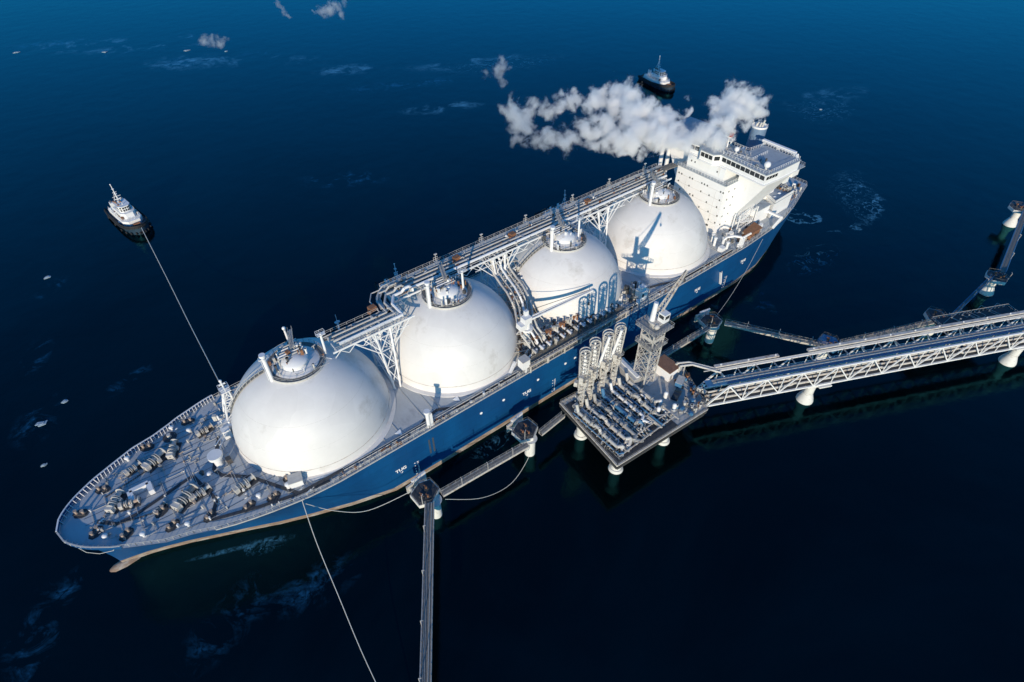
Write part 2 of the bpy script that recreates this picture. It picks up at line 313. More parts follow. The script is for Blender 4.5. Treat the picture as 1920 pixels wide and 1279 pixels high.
# thin weld seams / plank lines on the foredeck
m = MB()
for i in range(16):
    y = -15+i*2.0
    xa = 238+abs(y)*.2; xb = 289-abs(y)*1.25-3
    n = 6
    for k in range(n): m.bar((lerp(xa, xb, k/n), y, dz(lerp(xa, xb, k/n))+.13), (lerp(xa, xb, (k+1)/n), y, dz(lerp(xa, xb, (k+1)/n))+.13), .07, .05)
m.build('deck_seams', 'strip', DECK)
# gunwale (pale deck edge)
def edge(x0, x1, side, off=0., step=4):
    n = max(1, int((x1-x0)/step)); return [V(x, side*(hb(x)-off), dz(x)) for x in [lerp(x0, x1, i/n) for i in range(n+1)]]
for side in (1, -1):
    m = MB(); P = edge(9, 262, side, .12); m.polybar([p+V(0, 0, .1) for p in P], .3, .28)
    m.build('gunwale', 'pale', DECK)
for side in (1, -1):
    m = MB(); m.rail(edge(9, 250, side, .45, 3.2), 1.25, 1.6, .085); m.build('deck_railing', 'pale', SH, smooth=0)
m = MB(); m.rail(edge(250, 279.5, 1, .3, 2.5), 1.1, 1.4, .08); m.build('bow_railing', 'pale', SH, smooth=0)
m = MB(); m.rail([(8.3, y, 17) for y in (-10.5, 0, 10.5)], 1.25, 1.6, .085); m.build('stern_railing', 'pale', SH, smooth=0)
# bulwark round the bow, with stiffener brackets
for side in (1, -1):
    m = MB(); st = MB(); P = edge(250 if side < 0 else 279.5, 289.64, side, .0, .8)
    P = [p for p in P]
    for a, b in zip(P, P[1:]):
        h = 1.2 if side < 0 else 1.0
        m.add([a+V(0, 0, -.1), b+V(0, 0, -.1), b+V(0, 0, h), a+V(0, 0, h), a+V(0, -side*.12, -.1), b+V(0, -side*.12, -.1), b+V(0, -side*.12, h), a+V(0, -side*.12, h)], [(0, 1, 2, 3), (4, 7, 6, 5), (3, 2, 6, 7)])
        m.mi = 1; m.bar(a+V(0, -side*.1, h+.04), b+V(0, -side*.1, h+.04), .3, .12); m.mi = 0
        st.bar(a+V(0, -side*.16, .3), b+V(0, -side*.16, .3), .1); inn = V(-.5 if a.x > 280 else 0, -side*1.0, 0).normalized()*1.15
        st.add([a+V(0, -side*.1, .1), a+V(0, -side*.1, h-.05), a+inn+V(0, 0, .1), a+V(.12, -side*.1, .1), a+V(.12, -side*.1, h-.05), a+inn+V(.12, 0, .1)], [(0, 1, 2), (5, 4, 3), (1, 4, 5, 2), (0, 3, 4, 1)])
    BW = m.build('bulwark', ['hull', 'pale'] if side > 0 else ['hull', 'white'], SH, smooth=0); st.build('stiffener', 'white', BW, smooth=0)

# hull marks
def text(s, size, loc, parent, name='tug_mark'):
    c = bpy.data.curves.new(name, 'FONT'); c.body = s; c.size = size; c.extrude = .02; c.offset = .03*size; c.align_x = 'CENTER'
    o = bpy.data.objects.new('t', c); COL.objects.link(o); dg = bpy.context.evaluated_depsgraph_get()
    me = bpy.data.meshes.new_from_object(o.evaluated_get(dg)); bpy.data.objects.remove(o)
    me.materials.clear(); me.materials.append(M['lettering'])
    rt = Matrix(((-1, 0, 0), (0, 0, 1), (0, 1, 0))).to_4x4(); me.transform(rt)
    ob = bpy.data.objects.new(name, me); COL.objects.link(ob); ob.parent = parent; ob.location = Vector(loc)-Vector(SH.location)
    return ob
for x, y, z in ((218.5, 24.06, 7.6), (175.3, 24.1, 8.6), (96, 24.1, 9.2), (69, 23.98, 10.0)):
    text('TUG', 1.6, (x, y, z), HULL)
    m = MB()
    for sx in (-1, 1): m.bar((x+sx*.4, y+.03, z-.5), (x, y+.03, z-1.0), .16, .05)
    m.build('tug_arrow', 'lettering', HULL)
m = MB()   # draught marks amidships, fore and aft
for x, y in ((213.5, 24.07), (164, 24.07), (78, 24.05)):
    for k in range(9):
        z = 2.4+k*.62; m.box((x, y, z), (.5, .06, .24))
        if k % 2 == 0: m.box((x+.9, y, z), (.3, .06, .3))
m.build('draught_marks', 'lettering', HULL)
m = MB()
for x in (160, 156, 152, 148, 144, 138, 171, 184, 192): m.rev([(.45, -.05), (.45, .05)], (0, 0, 0), 10); n_ = 20; m.v[-n_:] = [(x+a, 24.1+c, 11.8+b) for a, b, c in m.v[-n_:]]
m.build('porthole_ring', 'lettering', HULL)
m = MB()   # rusty scupper streaks and a pilot door patch
for x in (208, 209.2): m.bar((x, 24.07, 13.5), (x, 24.07, 7.5), .5, .06)
m.box((149.5, 24.08, 8), (7, .04, 6)); m.build('scuff_panel', mat('scuffed_plating', (.05, .07, .1), .7, .3, .8), HULL)
# accommodation ladder slung down the side
m = MB(); m.bar((84, 24.5, 12), (82.4, 24.7, 6.2), .9, .2); m.rail([(84, 24.9, 12), (82.4, 25.1, 6.2)], .9, 1.5, .08); m.build('boarding_ladder', 'white', SH)

# dark walkway strips painted along the deck
def strip(pts, wd=.85):
    m = MB(); m.polybar([V(x, y, dz(x)+.2) for x, y in pts], wd, .12); return m
S1 = [(282.4, 1.4), (279.1, 4.6), (275, 4.4), (262, .8), (259.5, 11.2), (262, 15.8)]
for pts in (S1, [(253.2, -7.4), (257.3, 2.2), (256.3, 5), (250.9, 9.8), (243.4, 21.2), (236, 22.3)], [(262, 15.8), (252, 19.3), (243.5, 21.3), (219.5, 21.4), (209.8, 21.2)], [(209.8, 21.4), (206, 19.8), (203, 19.4), (198, 22.4), (178, 22.4)],
            [(133, 22.6), (127, 22.0), (123, 16.8), (112, 19.6), (106, 22.2), (76, 22.3)]):
    strip(pts).build('walkway_strip', 'strip', DECK)

# ---- tank domes
TX = [230, 185.33, 141.09, 96.22]; ZC, RS = 17.6, 20.35
def clutter(m, pts, h=(.4, 1.6), s=(.3, 1.0), mats=1):
    pts = sorted(pts, key=lambda p: (round(p[2]), round(p[0]/5), p[1]))
    for a_, b_ in zip(pts, pts[1:]):
        m.mi = 0; c_ = (a_[0], b_[1], a_[2]+.12); m.bar((a_[0], a_[1], a_[2]+.12), c_, .1); m.bar(c_, (b_[0], b_[1], b_[2]+.12), .1)
    for x, y, z in pts:
        m.mi = random.randrange(mats); k = random.random(); a = random.uniform(*s); hh = random.uniform(*h); rz = random.uniform(0, 3)
        if k < .4: m.base(x, y, z, (a, a*random.uniform(.4, 1.2), hh), rz)
        elif k < .75: m.tube((x, y, z), (x, y, z+hh), a*.3, n=8); m.tube((x, y, z+hh*.8), (x, y, z+hh), a*.45, n=8)
        else: m.tube((x-a, y-a*.3, z+hh*.6), (x+a, y+a*.3, z+hh*.6), a*.25, n=7); m.base(x, y, z, (.2, .2, hh*.6))
for i, tx in enumerate(TX):
    prof = [(21.75, 17.05), (21.75, 17.3), (20.6, 17.5), (20.45, 18.2)]
    for a in range(3, 90, 3): prof.append((RS*math.cos(R(a)), ZC+RS*math.sin(R(a))))
    prof.append((.001, ZC+RS))
    m = MB(); m.rev(prof, (tx, 0, 0), 120)
    D = m.build('tank_dome', 'dome', SH, smooth=50)
    D['label'] = ['foremost dome tank, nearest the bow', 'second dome tank from the bow', 'third dome tank from the bow, with crane shadows on it', 'aftermost dome tank, in front of the white house'][i]
    m = MB(); m.ring((tx, 0, 19.6), 20.27, .09, 96); m.build('weld_seam', 'beam', D)
    for e_ in (22, 40): m = MB(); m.ring((tx, 0, ZC+(RS-.03)*math.sin(R(e_))), (RS-.03)*math.cos(R(e_)), .035, 96); m.build('plate_seam', 'pale', D)
    # crown platform
    m = MB(); m.rev([(7.2, 36.0), (7.2, 37.25), (7.05, 37.25), (7.05, 37.0), (.01, 37.0)], (tx, 0, 0), 48); C = m.build('crown_platform', 'pale', SH, smooth=40)
    m = MB(); m.rev([(7.0, 37.05), (7.0, 37.12), (3.3, 37.12), (3.3, 37.05)], (tx, 0, 0), 40); m.build('grating', 'grate', C)
    m = MB(); m.rev([(3.25, 37.1), (3.25, 38.6), (2.9, 39.0), (1.2, 39.5), (.01, 39.6)], (tx+.3, .6, 0), 32); m.build('tank_cap', 'white', C)
    m = MB(); m.rail([(tx+7.1*math.cos(a*math.pi/14), 7.1*math.sin(a*math.pi/14), 37.2) for a in range(28)], 1.15, 1.4, .07, closed=True); m.build('ring_railing', 'pale', C, smooth=0)
    m = MB(); random.seed(20+i); P = []
    for k in range(46):
        a = random.uniform(0, 6.283); r = random.uniform(1.2, 6.8); x, y = r*math.cos(a), r*math.sin(a)
        if y > 1.5 and r < 5 and random.random() < .75: continue
        P.append((tx+x, y, 37.3 if r > 3.3 else 38.9))
    clutter(m, P, (.5, 2.2), (.3, 1.0), 4)
    for k in range(5):
        m.mi = k % 2; y = -3.6+k*.9; m.poly([(tx-3, y, 39.9), (tx+2.5+k*.3, y, 39.9), (tx+2.6+k*.3, y, 38)], .2, 7)
    m.build('valve_cluster', ['pale', 'white', 'dark', 'rust'], C)
    # roof shelter plates and stair to the pipe bridge
    m = MB(); m.mi = 0; m.bar((tx-.5, -1.2, 40.8), (tx-2.5, -6.8, 41.6), 1.0, .18)
    for s in (-.5, .5): m.rail([(tx-.5+s, -1.0, 40.8), (tx-2.5+s, -6.8, 41.6)], 1.1, 1.3, .07)
    for x, y in ((tx-.2, -1.2), (tx-1.5, -4.5), (tx-1, -1.4)): m.bar((x, y, 37.3), (x, y, 41), .14)
    m.build('crown_stair', 'steel', C, smooth=0)
    m = MB(); m.tube((tx+6.9, 2, 36.3), (tx+6.9, 2, 44.8), .48, n=14); m.tube((tx+6.9, 2, 44.6), (tx+6.9, 2, 45.2), .75, n=14)
    m.base(tx+6.9, 2, 43.7, (2.3, .18, .18)); m.ring((tx+6.9, 2, 44.2), 1.1, .06, 12)
    m.bar((tx+7.6, 2.1, 37), (tx+7.6, 2.1, 44), .1); m.bar((tx+6.9, 1.2, 37), (tx+6.9, 1.2, 44), .1)
    for z in range(38, 44): m.bar((tx+7.6, 2.1, z), (tx+6.9, 1.2, z), .06)
    m.build('vent_mast', 'white', C)
    if i < 3:
        x2 = tx-(7.2 if i == 0 else 4.2); m = MB(); m.tube((x2, 1.8 if i == 0 else 2.2, 36), (x2, 2, 44.0), .32, n=12); m.base(x2, 2, 43.6, (2.2, 1.2, .15)); m.rail([(x2-1.1, 1.4, 43.7), (x2+1.1, 1.4, 43.7), (x2+1.1, 2.6, 43.7), (x2-1.1, 2.6, 43.7)], .9, 1.2, .07, closed=True); m.build('lamp_mast', 'white', C, smooth=40)
    if i == 0:
        m = MB(); m.tube((tx-1.5, -8.5, 35), (tx-1.5, -8.5, 41.2), .28, n=10); m.ball((tx-1.5, -8.5, 41.4), .5); m.build('lamp_mast', 'white', C)
    m = MB()  # small lettered hatch at the foot
    hx = tx-5.4*0 + {0: -14.0, 1: -1.5, 2: 0, 3: -3.5}[i]; hy = math.sqrt(max(1, 21.9**2-(hx)**2))
    if i != 2:
        m.base(tx+hx, hy-.2, 17.1, (2.4, 1.2, 1.1), math.atan2(hy, hx)+math.pi/2); m.build('foot_hatch', 'rust', D)
        m = MB(); m.base(tx+hx, hy-.1, 18.2, (2.5, 1.4, .15), math.atan2(hy, hx)+math.pi/2); m.build('hatch_lid', 'dark', D)
# meridian stairs on two domes
def dome_stair(i, az, e0, e1):
    m = MB(); tx = TX[i]; P = []
    for k in range(13):
        e = R(lerp(e0, e1, k/12)); r = (RS+.25); P.append(V(tx+r*math.cos(e)*math.cos(R(az)), r*math.cos(e)*math.sin(R(az)), ZC+r*math.sin(e)))
    t = V(-math.sin(R(az)), math.cos(R(az)), 0)*.6
    for a, b in zip(P, P[1:]):
        m.mi = 1; m.bar(a, b, 1.1, .12); m.mi = 0
        for s in (-1, 1):
            q = V(0, 0, .9); m.bar(a+t*s+q, b+t*s+q, .08); m.bar(a+t*s, a+t*s+q, .08)
    m.build('dome_stair', ['pale', 'grate'], SH, smooth=0)
dome_stair(0, -18, 68, 22); dome_stair(2, -12, 70, 30); dome_stair(2, 25, 15, 3)

# ---- pipe bridge over the domes
PB = thing('tmp', None, None)
bpy.data.objects.remove(PB)
ZB = 38.0
m = MB(); m.polybar([V(80, -13.5, ZB+.1), V(94, -13.7, ZB), V(199.5, -12.0, ZB), V(202.5, -8.5, ZB), V(203.5, -3.8, ZB)], 1.3, .3)
BR = m.build('pipe_bridge', 'pale', SH, smooth=0)
m = MB()
for y in (-12.4, -5.0): m.bar((84, y, ZB-.5), (199.5, y, ZB-.5), .3, .5)
for y in (-3.4, 3.4): m.bar((198, y, ZB-.5), (221.5, y, ZB-.5), .3, .5)
for k in range(27): x = 86+k*4.35; m.bar((x, -13.8, ZB-.35), (x, -4.8, ZB-.35), .22, .3)
for k in range(6): x = 200.5+k*4; m.bar((x, -3.6, ZB-.35), (x, 3.6, ZB-.35), .22, .3)
for k in range(26):
    x = 86+k*4.35; m.bar((x, -5, ZB-.8), (x+2.2, -5, ZB-2.6), .14); m.bar((x+2.2, -5, ZB-2.6), (x+4.35, -5, ZB-.8), .14)
for k in range(6):
    x = 199.5+k*4; m.bar((x, 3.4, ZB-.8), (x+2, 3.4, ZB-2.6), .16); m.bar((x+2, 3.4, ZB-2.6), (x+4, 3.4, ZB-.8), .16)
for a, b, y in ((152, 172, -5), (108, 128, -5), (200, 213, 3.4)): m.bar((a, y, ZB-2.7), (b, y, ZB-2.7), .22)
m.build('bridge_frame', 'white', BR, smooth=0)
pr = [(-15.2, .16, .25), (-14.4, .12, .2), (-13.2, .24, .5), (-12.0, .18, .4), (-10.8, .32, .55), (-9.6, .16, .35), (-8.4, .42, .65), (-7.3, .14, .3)]
m = MB(); m.bar((86, -11.4, ZB-.25), (199, -10.4, ZB-.25), 1.9, .1); m.bar((204, -2.6, ZB-.25), (221.5, -2.6, ZB-.25), 1.8, .1); m.build('bridge_walkway', 'grate', BR, smooth=0)
for j, (y, r, dzp) in enumerate(pr):
    y = -11.4+(y+15.2)*.76; m = MB()
    xa = 205.0-j*.7 if j % 2 == 0 else 203-j*.5
    fy = y+8.6
    P = [V(82+j*.6, y, ZB+dzp), V(xa-8, y, ZB+dzp), V(xa-7, y, ZB+dzp+.9), V(xa-5.6, y, ZB+dzp+.9), V(xa-4.6, y, ZB+dzp), V(xa-2, y, ZB+dzp), V(xa, y+3, ZB+dzp), V(xa, fy, ZB+dzp), V(221.5-j*.4, fy, ZB+dzp)]
    m.poly(P, r, 8); m.build('pipe', 'white' if j == 6 else ('pale' if j % 2 == 0 else 'steel'), BR)
m = MB(); m.rail([V(82, -14.2, ZB+.3), V(94, -14.4, ZB+.2), V(199.6, -12.7, ZB+.2)], 1.1, 2.4, .07); m.rail([V(94, -13.0, ZB+.2), V(198.8, -11.3, ZB+.2)], 1.1, 2.4, .07); m.rail([V(205, -3.7, ZB), V(221, -3.7, ZB)], 1.1, 2.4, .07); m.rail([V(205, 3.7, ZB), V(221, 3.7, ZB)], 1.1, 2.4, .07)
m.build('bridge_railing', 'pale', BR, smooth=0)
random.seed(5)
m = MB(); P = [(random.uniform(84, 198), random.uniform(-11.8, -10.5), ZB) for _ in range(70)]+[(random.uniform(201, 220), random.uniform(-3, -1), ZB) for _ in range(14)]
P += [(random.uniform(84, 198), random.uniform(-10.5, -5.4), ZB+.1) for _ in range(80)]; clutter(m, P, (.3, 1.2), (.3, .9), 4)
for x in (87, 106, 124, 145, 163, 180): y = -14.4+(x-94)*.016; m.mi = 0; m.base(x, y-.6, ZB-.3, (1.5, 1.4, .15)); m.rail([(x-.7, y-1.2, ZB-.15), (x+.7, y-1.2, ZB-.15)], 1.3, .7, .1); m.bar((x, y-1, ZB), (x, y-1, ZB+2.1), .12); m.base(x, y-1, ZB+2.1, (.9, .4, .3))
m.build('bridge_fittings', ['pale', 'white', 'grate', 'rust'], BR)
m = MB()
for x, y in ((121, -10.6), (154, -10.2), (175, -10.4), (206, -5)): m.base(x, y, ZB+.1, (2.0, 1.6, 1.2), .1); m.base(x+1.2, y+.8, ZB+.1, (1.0, .8, .8), .4)
m.build('hose_rack', 'rust', BR)
# lattice supports between domes
for cx in (207.6, 163.2, 118.6):
    m = MB(); y0, y1 = (-3.4, 3.2) if cx > 200 else (-12.4, -5.0)
    T = [V(cx-2.2, y1, ZB-1), V(cx+2.2, y1, ZB-1), V(cx-2.2, y0, ZB-1), V(cx+2.2, y0, ZB-1)]
    Fp = [V(cx-.9, y1+2.5, 17.2), V(cx+.9, y1+2.5, 17.2), V(cx-.9, y0-1, 17.2), V(cx+.9, y0-1, 17.2)]
    for a, b in zip(T, Fp): m.bar(a, b, .42)
    for u in (0, .3, .6):
        A = [a.lerp(b, u) for a, b in zip(T, Fp)]; B = [a.lerp(b, u+.3) for a, b in zip(T, Fp)]
        for i, j in ((0, 1), (2, 3), (0, 2), (1, 3)):
            m.bar(A[i], A[j], .2); m.bar(A[i], B[j], .18); m.bar(A[j], B[i], .18)
    for s in (-1, 1):
        for e in (-1, 0, 1):
            m.bar((cx+s*(5.5+e*2.6), y1, ZB-.9), (cx+s*1.6, y1+.4, 31.0-e), .24)
    m.build('bridge_support', 'white', SH, smooth=0)
m = MB(); m.bar((75, -11, ZB), (84, -11.6, ZB), 3, .4); m.rail([(75, -9.6, ZB+.2), (84, -10, ZB+.2)], 1.1, 1.5, .08); m.build('bridge_landing', 'grate', BR, smooth=0)

# ---- crossover pipes in the gap between domes 2 and 3
CX = []
for j in range(5):
    m = MB(); x = 159.4+j*1.5; r = .34 if j in (0, 2, 4) else .2
    z = 30.5-.35*abs(j-2)
    bend = [V(x, -8, 38.3), V(x, -6.6, 37.3), V(x+.2, -4.6, z+2), V(x+.4, -1, z+.5), V(x+1, 3, z), V(x+2, 7, z-1), V(x+2, 8.2, z-2.6), V(x+4.5, 12.5, z-4.0), V(x+5.5, 16, z-6), V(x+5, 18.5, 22), V(x+4.5, 20, 19)]
    m.poly(bend, r, 10)
    for q in bend[1:-1]: m.ball(q, r*1.15, 8)
    m.build('crossover_pipe', 'white' if j == 2 else 'pale', SH)
m = MB(); random.seed(9)
P = []
for k in range(120):
    t = random.random(); P.append((lerp(158, 170, t)+random.uniform(-3, 3), lerp(-6, 18, t), lerp(31, 19, t)+random.uniform(-1.4, 1.0)))
clutter(m, P, (.4, 1.5), (.3, 1.1), 4)
for k in range(12):
    t = k/11; x = lerp(157.5, 170.5, t); y = lerp(-7, 19, t); z = lerp(31.5, 20, t); m.mi = 2; m.bar((x-2.4, y+1, z), (x+5, y-2.2, z), .3); m.bar((x-2, y, z), (x-1, y+2, 17.5), .22); m.bar((x+4, y, z), (x+2, y+2, 17.5), .22)
m.build('crossover_rack', ['pale', 'white', 'steel', 'rust'], SH)

# ---- deck crane at the manifold
m = MB(); m.tube((168.3, 15, 17.1), (168.3, 15, 27), 1.25, 1.05, 18); m.tube((168.3, 15, 24.4), (168.3, 15, 25), 1.9, n=18); K = m.build('deck_crane', 'white', SH)
m = MB(); m.base(168.5, 15, 27, (2.6, 2.2, 2.2)); m.base(170.2, 15, 25.6, (2.2, 2.4, 1.8)); m.base(168, 14.3, 29.2, (1.2, .9, 1.6)); m.build('crane_house', 'white', K)
m = MB()
for s in (-.5, .5): m.bar((167.4, 15.2+s, 28), (146, 19+s*.5, 30.6), .32, .55)
for k in range(10): t = k/10; x = lerp(167.4, 146, t); y = lerp(15.2, 19, t); z = lerp(28, 30.6, t); m.bar((x, y-.5, z), (x-2, y+.6, z+.2), .14)
m.build('crane_boom', 'white', K)
m = MB(); m.bar((168, 14.4, 30.6), (147, 19, 31.2), .12); m.bar((147, 19, 30.4), (147, 19, 26), .1); m.base(147, 19, 25.3, (.5, .5, .8)); m.build('crane_hoist_wire', 'dark', K)

# ---- loading manifold on the near side
m = MB(); m.base(153, 20.2, 18.9, (39, 6.8, .25)); 
for k in range(14): m.bar((134.5+k*2.9, 23.2, 17.1), (134.5+k*2.9, 23.2, 19), .25); m.bar((134.5+k*2.9, 17, 17.1), (134.5+k*2.9, 17, 19), .25)
MF = m.build('manifold_platform', 'grate', SH, smooth=0)
m = MB()
for k in range(11): x = 136.5+k*3.4; m.base(x, 22.6, 18.2, (2.5, 1.3, .8))
m.build('drip_tray', 'dark', MF)
for k in range(13):
    random.seed(60+k); m = MB(); x = 137+k*2.75; m.mi = 1 if k % 3 else 0
    m.tube((x, 15.5, 20.6), (x, 22.6, 20.6), .42, n=10); m.mi = 2; m.tube((x, 22.3, 20.6), (x, 22.7, 20.6), .72, n=12); m.tube((x, 19.6, 20.6), (x, 20, 20.6), .7, n=12)
    m.mi = 3 if k % 2 else 0; m.tube((x, 18.4, 20.8), (x, 18.4, 22.8), .3, n=8); m.ring((x, 18.4, 22.8), .6, .08, 10); m.base(x+.3, 17.2, 20.4, (.9, .8, 1.5)); m.mi = 1; m.base(x-.9, 20.8, 19.1, (.5, .6, 1.8))
    m.build('manifold_pipe', ['pale', 'white', 'dark', 'rust'], MF)
m = MB(); random.seed(11); clutter(m, [(random.uniform(134, 173), random.uniform(12.5, 21.5), 19.1) for _ in range(150)], (.5, 2.4), (.3, 1.1), 5); m.build('manifold_valves', ['pale', 'white', 'dark', 'rust', 'steel'], MF)
m = MB(); random.seed(12)
m.bar((134, 24.2, 19.6), (174.5, 24.2, 19.6), .5, .35)
for k in range(7): x = 134.5+k*6.6; m.bar((x, 24.2, 17), (x, 24.2, 19.5), .7 if k % 2 else .35, .35)
m.rail([(134, 23.8, 19.1), (174, 23.8, 19.1)], 1.2, 1.5, .08); m.build('spill_beam', 'beam', MF, smooth=0)
m = MB(); m.base(175.2, 22.4, 18.8, (2.6, 2.4, 3.0)); m.base(175.2, 23.2, 16.9, (.7, .7, 2)); m.build('control_cabin', 'white', MF, smooth=0)
m = MB(); m.base(175.2, 22.4, 21.8, (2.9, 2.7, .15)); m.build('cabin_roof', 'pale', MF, smooth=0)
m = MB()
for s in (0, .9): m.bar((176.4, 19+s, 19), (180, 21+s, 17.2), .15); 
m.bar((176, 19.5, 18.9), (180, 21.4, 17.1), .9, .1); m.build('manifold_steps', 'white', MF, smooth=0)
# hose crane stand just aft of the manifold
m = MB(); m.base(123.8, 20.6, 17.1, (3.0, 2.8, 4.2)); m.base(123.8, 20.6, 21.3, (2.0, 1.8, 1.2)); m.build('deck_locker', 'white', SH, smooth=0)
m = MB(); m.box((124.6, 22.06, 19.8), (.9, .08, 1.1)); m.build('locker_door', 'dark', SH, smooth=0)
m = MB(); random.seed(14); clutter(m, [(random.uniform(119, 131), random.uniform(14.5, 22.8), 17.1) for _ in range(44)], (.8, 3.2), (.4, 1.3), 4); m.build('aft_deck_fittings', ['pale', 'white', 'dark', 'steel'], SH)

# ---- deck details along the near side
m = MB(); m.tube((208, 23, 17), (208, 23, 23.2), .55, n=12); m.tube((208, 23, 22.8), (208, 23, 23.5), .85, n=12); m.base(207.2, 23, 17, (.9, .6, 5)); m.build('deck_post', 'white', SH)
m = MB(); m.tube((211, -23, 17), (211, -23, 24.5), .35, n=10); m.base(211, -23, 24, (1.6, .8, .2)); m.bar((211, -23, 24.5), (211, -23, 27), .12); m.build('deck_post', 'white', SH)
m = MB(); random.seed(21)
P = []
for _ in range(150):
    x = random.uniform(74, 250)
    if 133 < x < 176: continue
    P.append((x, random.choice((1, 1, 1, -1))*(hb(x)-random.uniform(.9, 1.9)), dz(x)+.05))
clutter(m, P, (.25, .9), (.25, .8), 4); m.build('deck_fittings', ['pale', 'white', 'dark', 'rust'], SH)
for q in ((196, 18.6), (188, 20.6), (214.5, 19)):
    m = MB(); m.add([(q[0], q[1], 17.25), (q[0]+1.8, q[1]+.4, 17.25), (q[0]+.5, q[1]+2.2, 17.25), (q[0], q[1], 17.12), (q[0]+1.8, q[1]+.4, 17.12), (q[0]+.5, q[1]+2.2, 17.12)], [(0, 1, 2), (5, 4, 3), (0, 3, 4, 1), (1, 4, 5, 2), (2, 5, 3, 0)]); m.build('deck_marking', 'lettering', DECK, smooth=0)
m = MB()   # long deck pipes beside the domes
for y, r in ((21.9, .16), (21.3, .12), (22.9, .1)): m = MB(); m.poly([V(x, y, 17.5) for x in (76, 100, 132)], r, 6); m.build('deck_pipe', 'pale', SH); m = MB(); m.poly([V(x, y, 17.5) for x in (177, 200, 232)], r, 6); m.build('deck_pipe', 'pale', SH)
m = MB(); m.base(242.6, 18.2, 17.3, (3.0, 2.6, 2.3), -.25); LK = m.build('store_box', 'white', SH, smooth=0)
m = MB(); m.base(242.6, 18.2, 19.6, (3.3, 2.9, .16), -.25); m.build('box_lid', 'pale', LK, smooth=0)
m = MB(); m.tube((244.6, 18.2, 17.2), (244.6, 18.2, 18.9), .55, n=12); m.ball((244.6, 18.2, 18.9), .75, 12, .6); m.build('mushroom_vent', 'white', SH)

# ---- foredeck machinery
def pad(x, y, r=1.7, rz=0, sx=1.4):
    m = MB(); m.prism([(x+math.cos(rz)*r*sx*math.cos(a)-math.sin(rz)*r*math.sin(a), y+math.sin(rz)*r*sx*math.cos(a)+math.cos(rz)*r*math.sin(a)) for a in [R(22.5+45*i) for i in range(8)]], dz(x)+.1, dz(x)+.22)
    return m
def bollard(x, y, rz):
    pd = pad(x, y, 1.3, rz).build('bollard_pad', 'strip', SH, smooth=0)
    m = MB(); z = dz(x)+.2
    m.base(x, y, z, (2.6, 1.0, .2), rz)
    for s in (-1, 1):
        a, b = x+s*.75*math.cos(rz), y+s*.75*math.sin(rz); m.mi = 1; m.tube((a, b, z), (a, b, z+1.1), .3, n=12); m.tube((a, b, z+1.1), (a, b, z+1.25), .4, n=12); m.mi = 0
    m.build('mooring_bollard', ['dark', 'bollard'], pd)
for a in ((285.0, -3.0, -.6), (283.2, 4.2, .7), (269.4, 12.2, .5), (243.4, 15.4, .3), (270.5, 7.0, .5), (278.0, 8.6, .6), (279.8, -7.2, -.6), (268.6, -14.8, -.4), (254, 17.6, .4), (258, -17.5, -.3), (248.5, 18.6, .2), (262.0, 14.6, .6)): bollard(*a)
def winch(x, y, rz, sc=1.0, rusty=False):
    z = dz(x)+.15; c, s = math.cos(rz), math.sin(rz)
    def q(a, b, h): return (x+(c*a-s*b)*sc, y+(s*a+c*b)*sc, z+h*sc)
    m = MB(); m.base(x, y, z, (6.2*sc, 3.4*sc, .25), rz); W = m.build('winch', 'strip', SH, smooth=0)
    m = MB(); m.mi = 0
    for a, b in ((-2.3, -.6), (-.3, .5), (1.7, 1.9)):
        m.mi = 1 if rusty else 0; m.tube(q(a-.7, 0, 1.25), q(b, 0, 1.25), .62*sc, n=14)
        m.mi = 3
        for e in (a-.75, b): m.tube(q(e, 0, 1.25), q(e+.16, 0, 1.25), 1.25*sc, n=18)
    m.mi = 3; m.base(*q(2.5, 0, 0)[:2], z, (1.1*sc, 1.9*sc, 2.1*sc), rz); m.base(*q(-.45, 1.1, 0)[:2], z, (1.0*sc, .8*sc, 1.4*sc), rz); m.base(*q(1.6, -1.3, 0)[:2], z, (1.8*sc, .6*sc, .9*sc), rz)
    m.mi = 2; m.tube(q(-3.2, 0, 1.25), q(3.3, 0, 1.25), .2*sc, n=8)
    m.build('winch_drum', ['pale', 'bollard', 'steel', 'pale'], W)
for a in ((268.0, -8.6, .5, 1.15), (272.8, -9.2, .35, .8), (265.0, 7.2, .55, 1.25, True), (261.7, 7.4, .2, .9), (278.0, -1.2, .9, 1.05), (275.6, 1.0, -.2, .85, True), (252.8, 11.6, .25, 1.05), (263.6, -9.6, 1.1, 1.0), (255.4, -11.3, .15, .85, True), (270.4, 6.2, .5, .6, True)): winch(a[0], a[1], a[2], a[3]*.82, *a[4:])
m = MB(); random.seed(33)
P = []
for _ in range(170):
    x = random.uniform(240, 284); y = random.uniform(-1, 1)*(hb(x)-2.2)
    if math.hypot(x-230, y) < 23 or (abs(x-272.5) < 3 and abs(y) < 3): continue
    P.append((x, y, dz(x)+.1))
clutter(m, P[:110], (.3, 1.3), (.2, .6), 5); m.build('foredeck_fittings', ['pale', 'white', 'steel', 'bollard', 'steel'], SH)
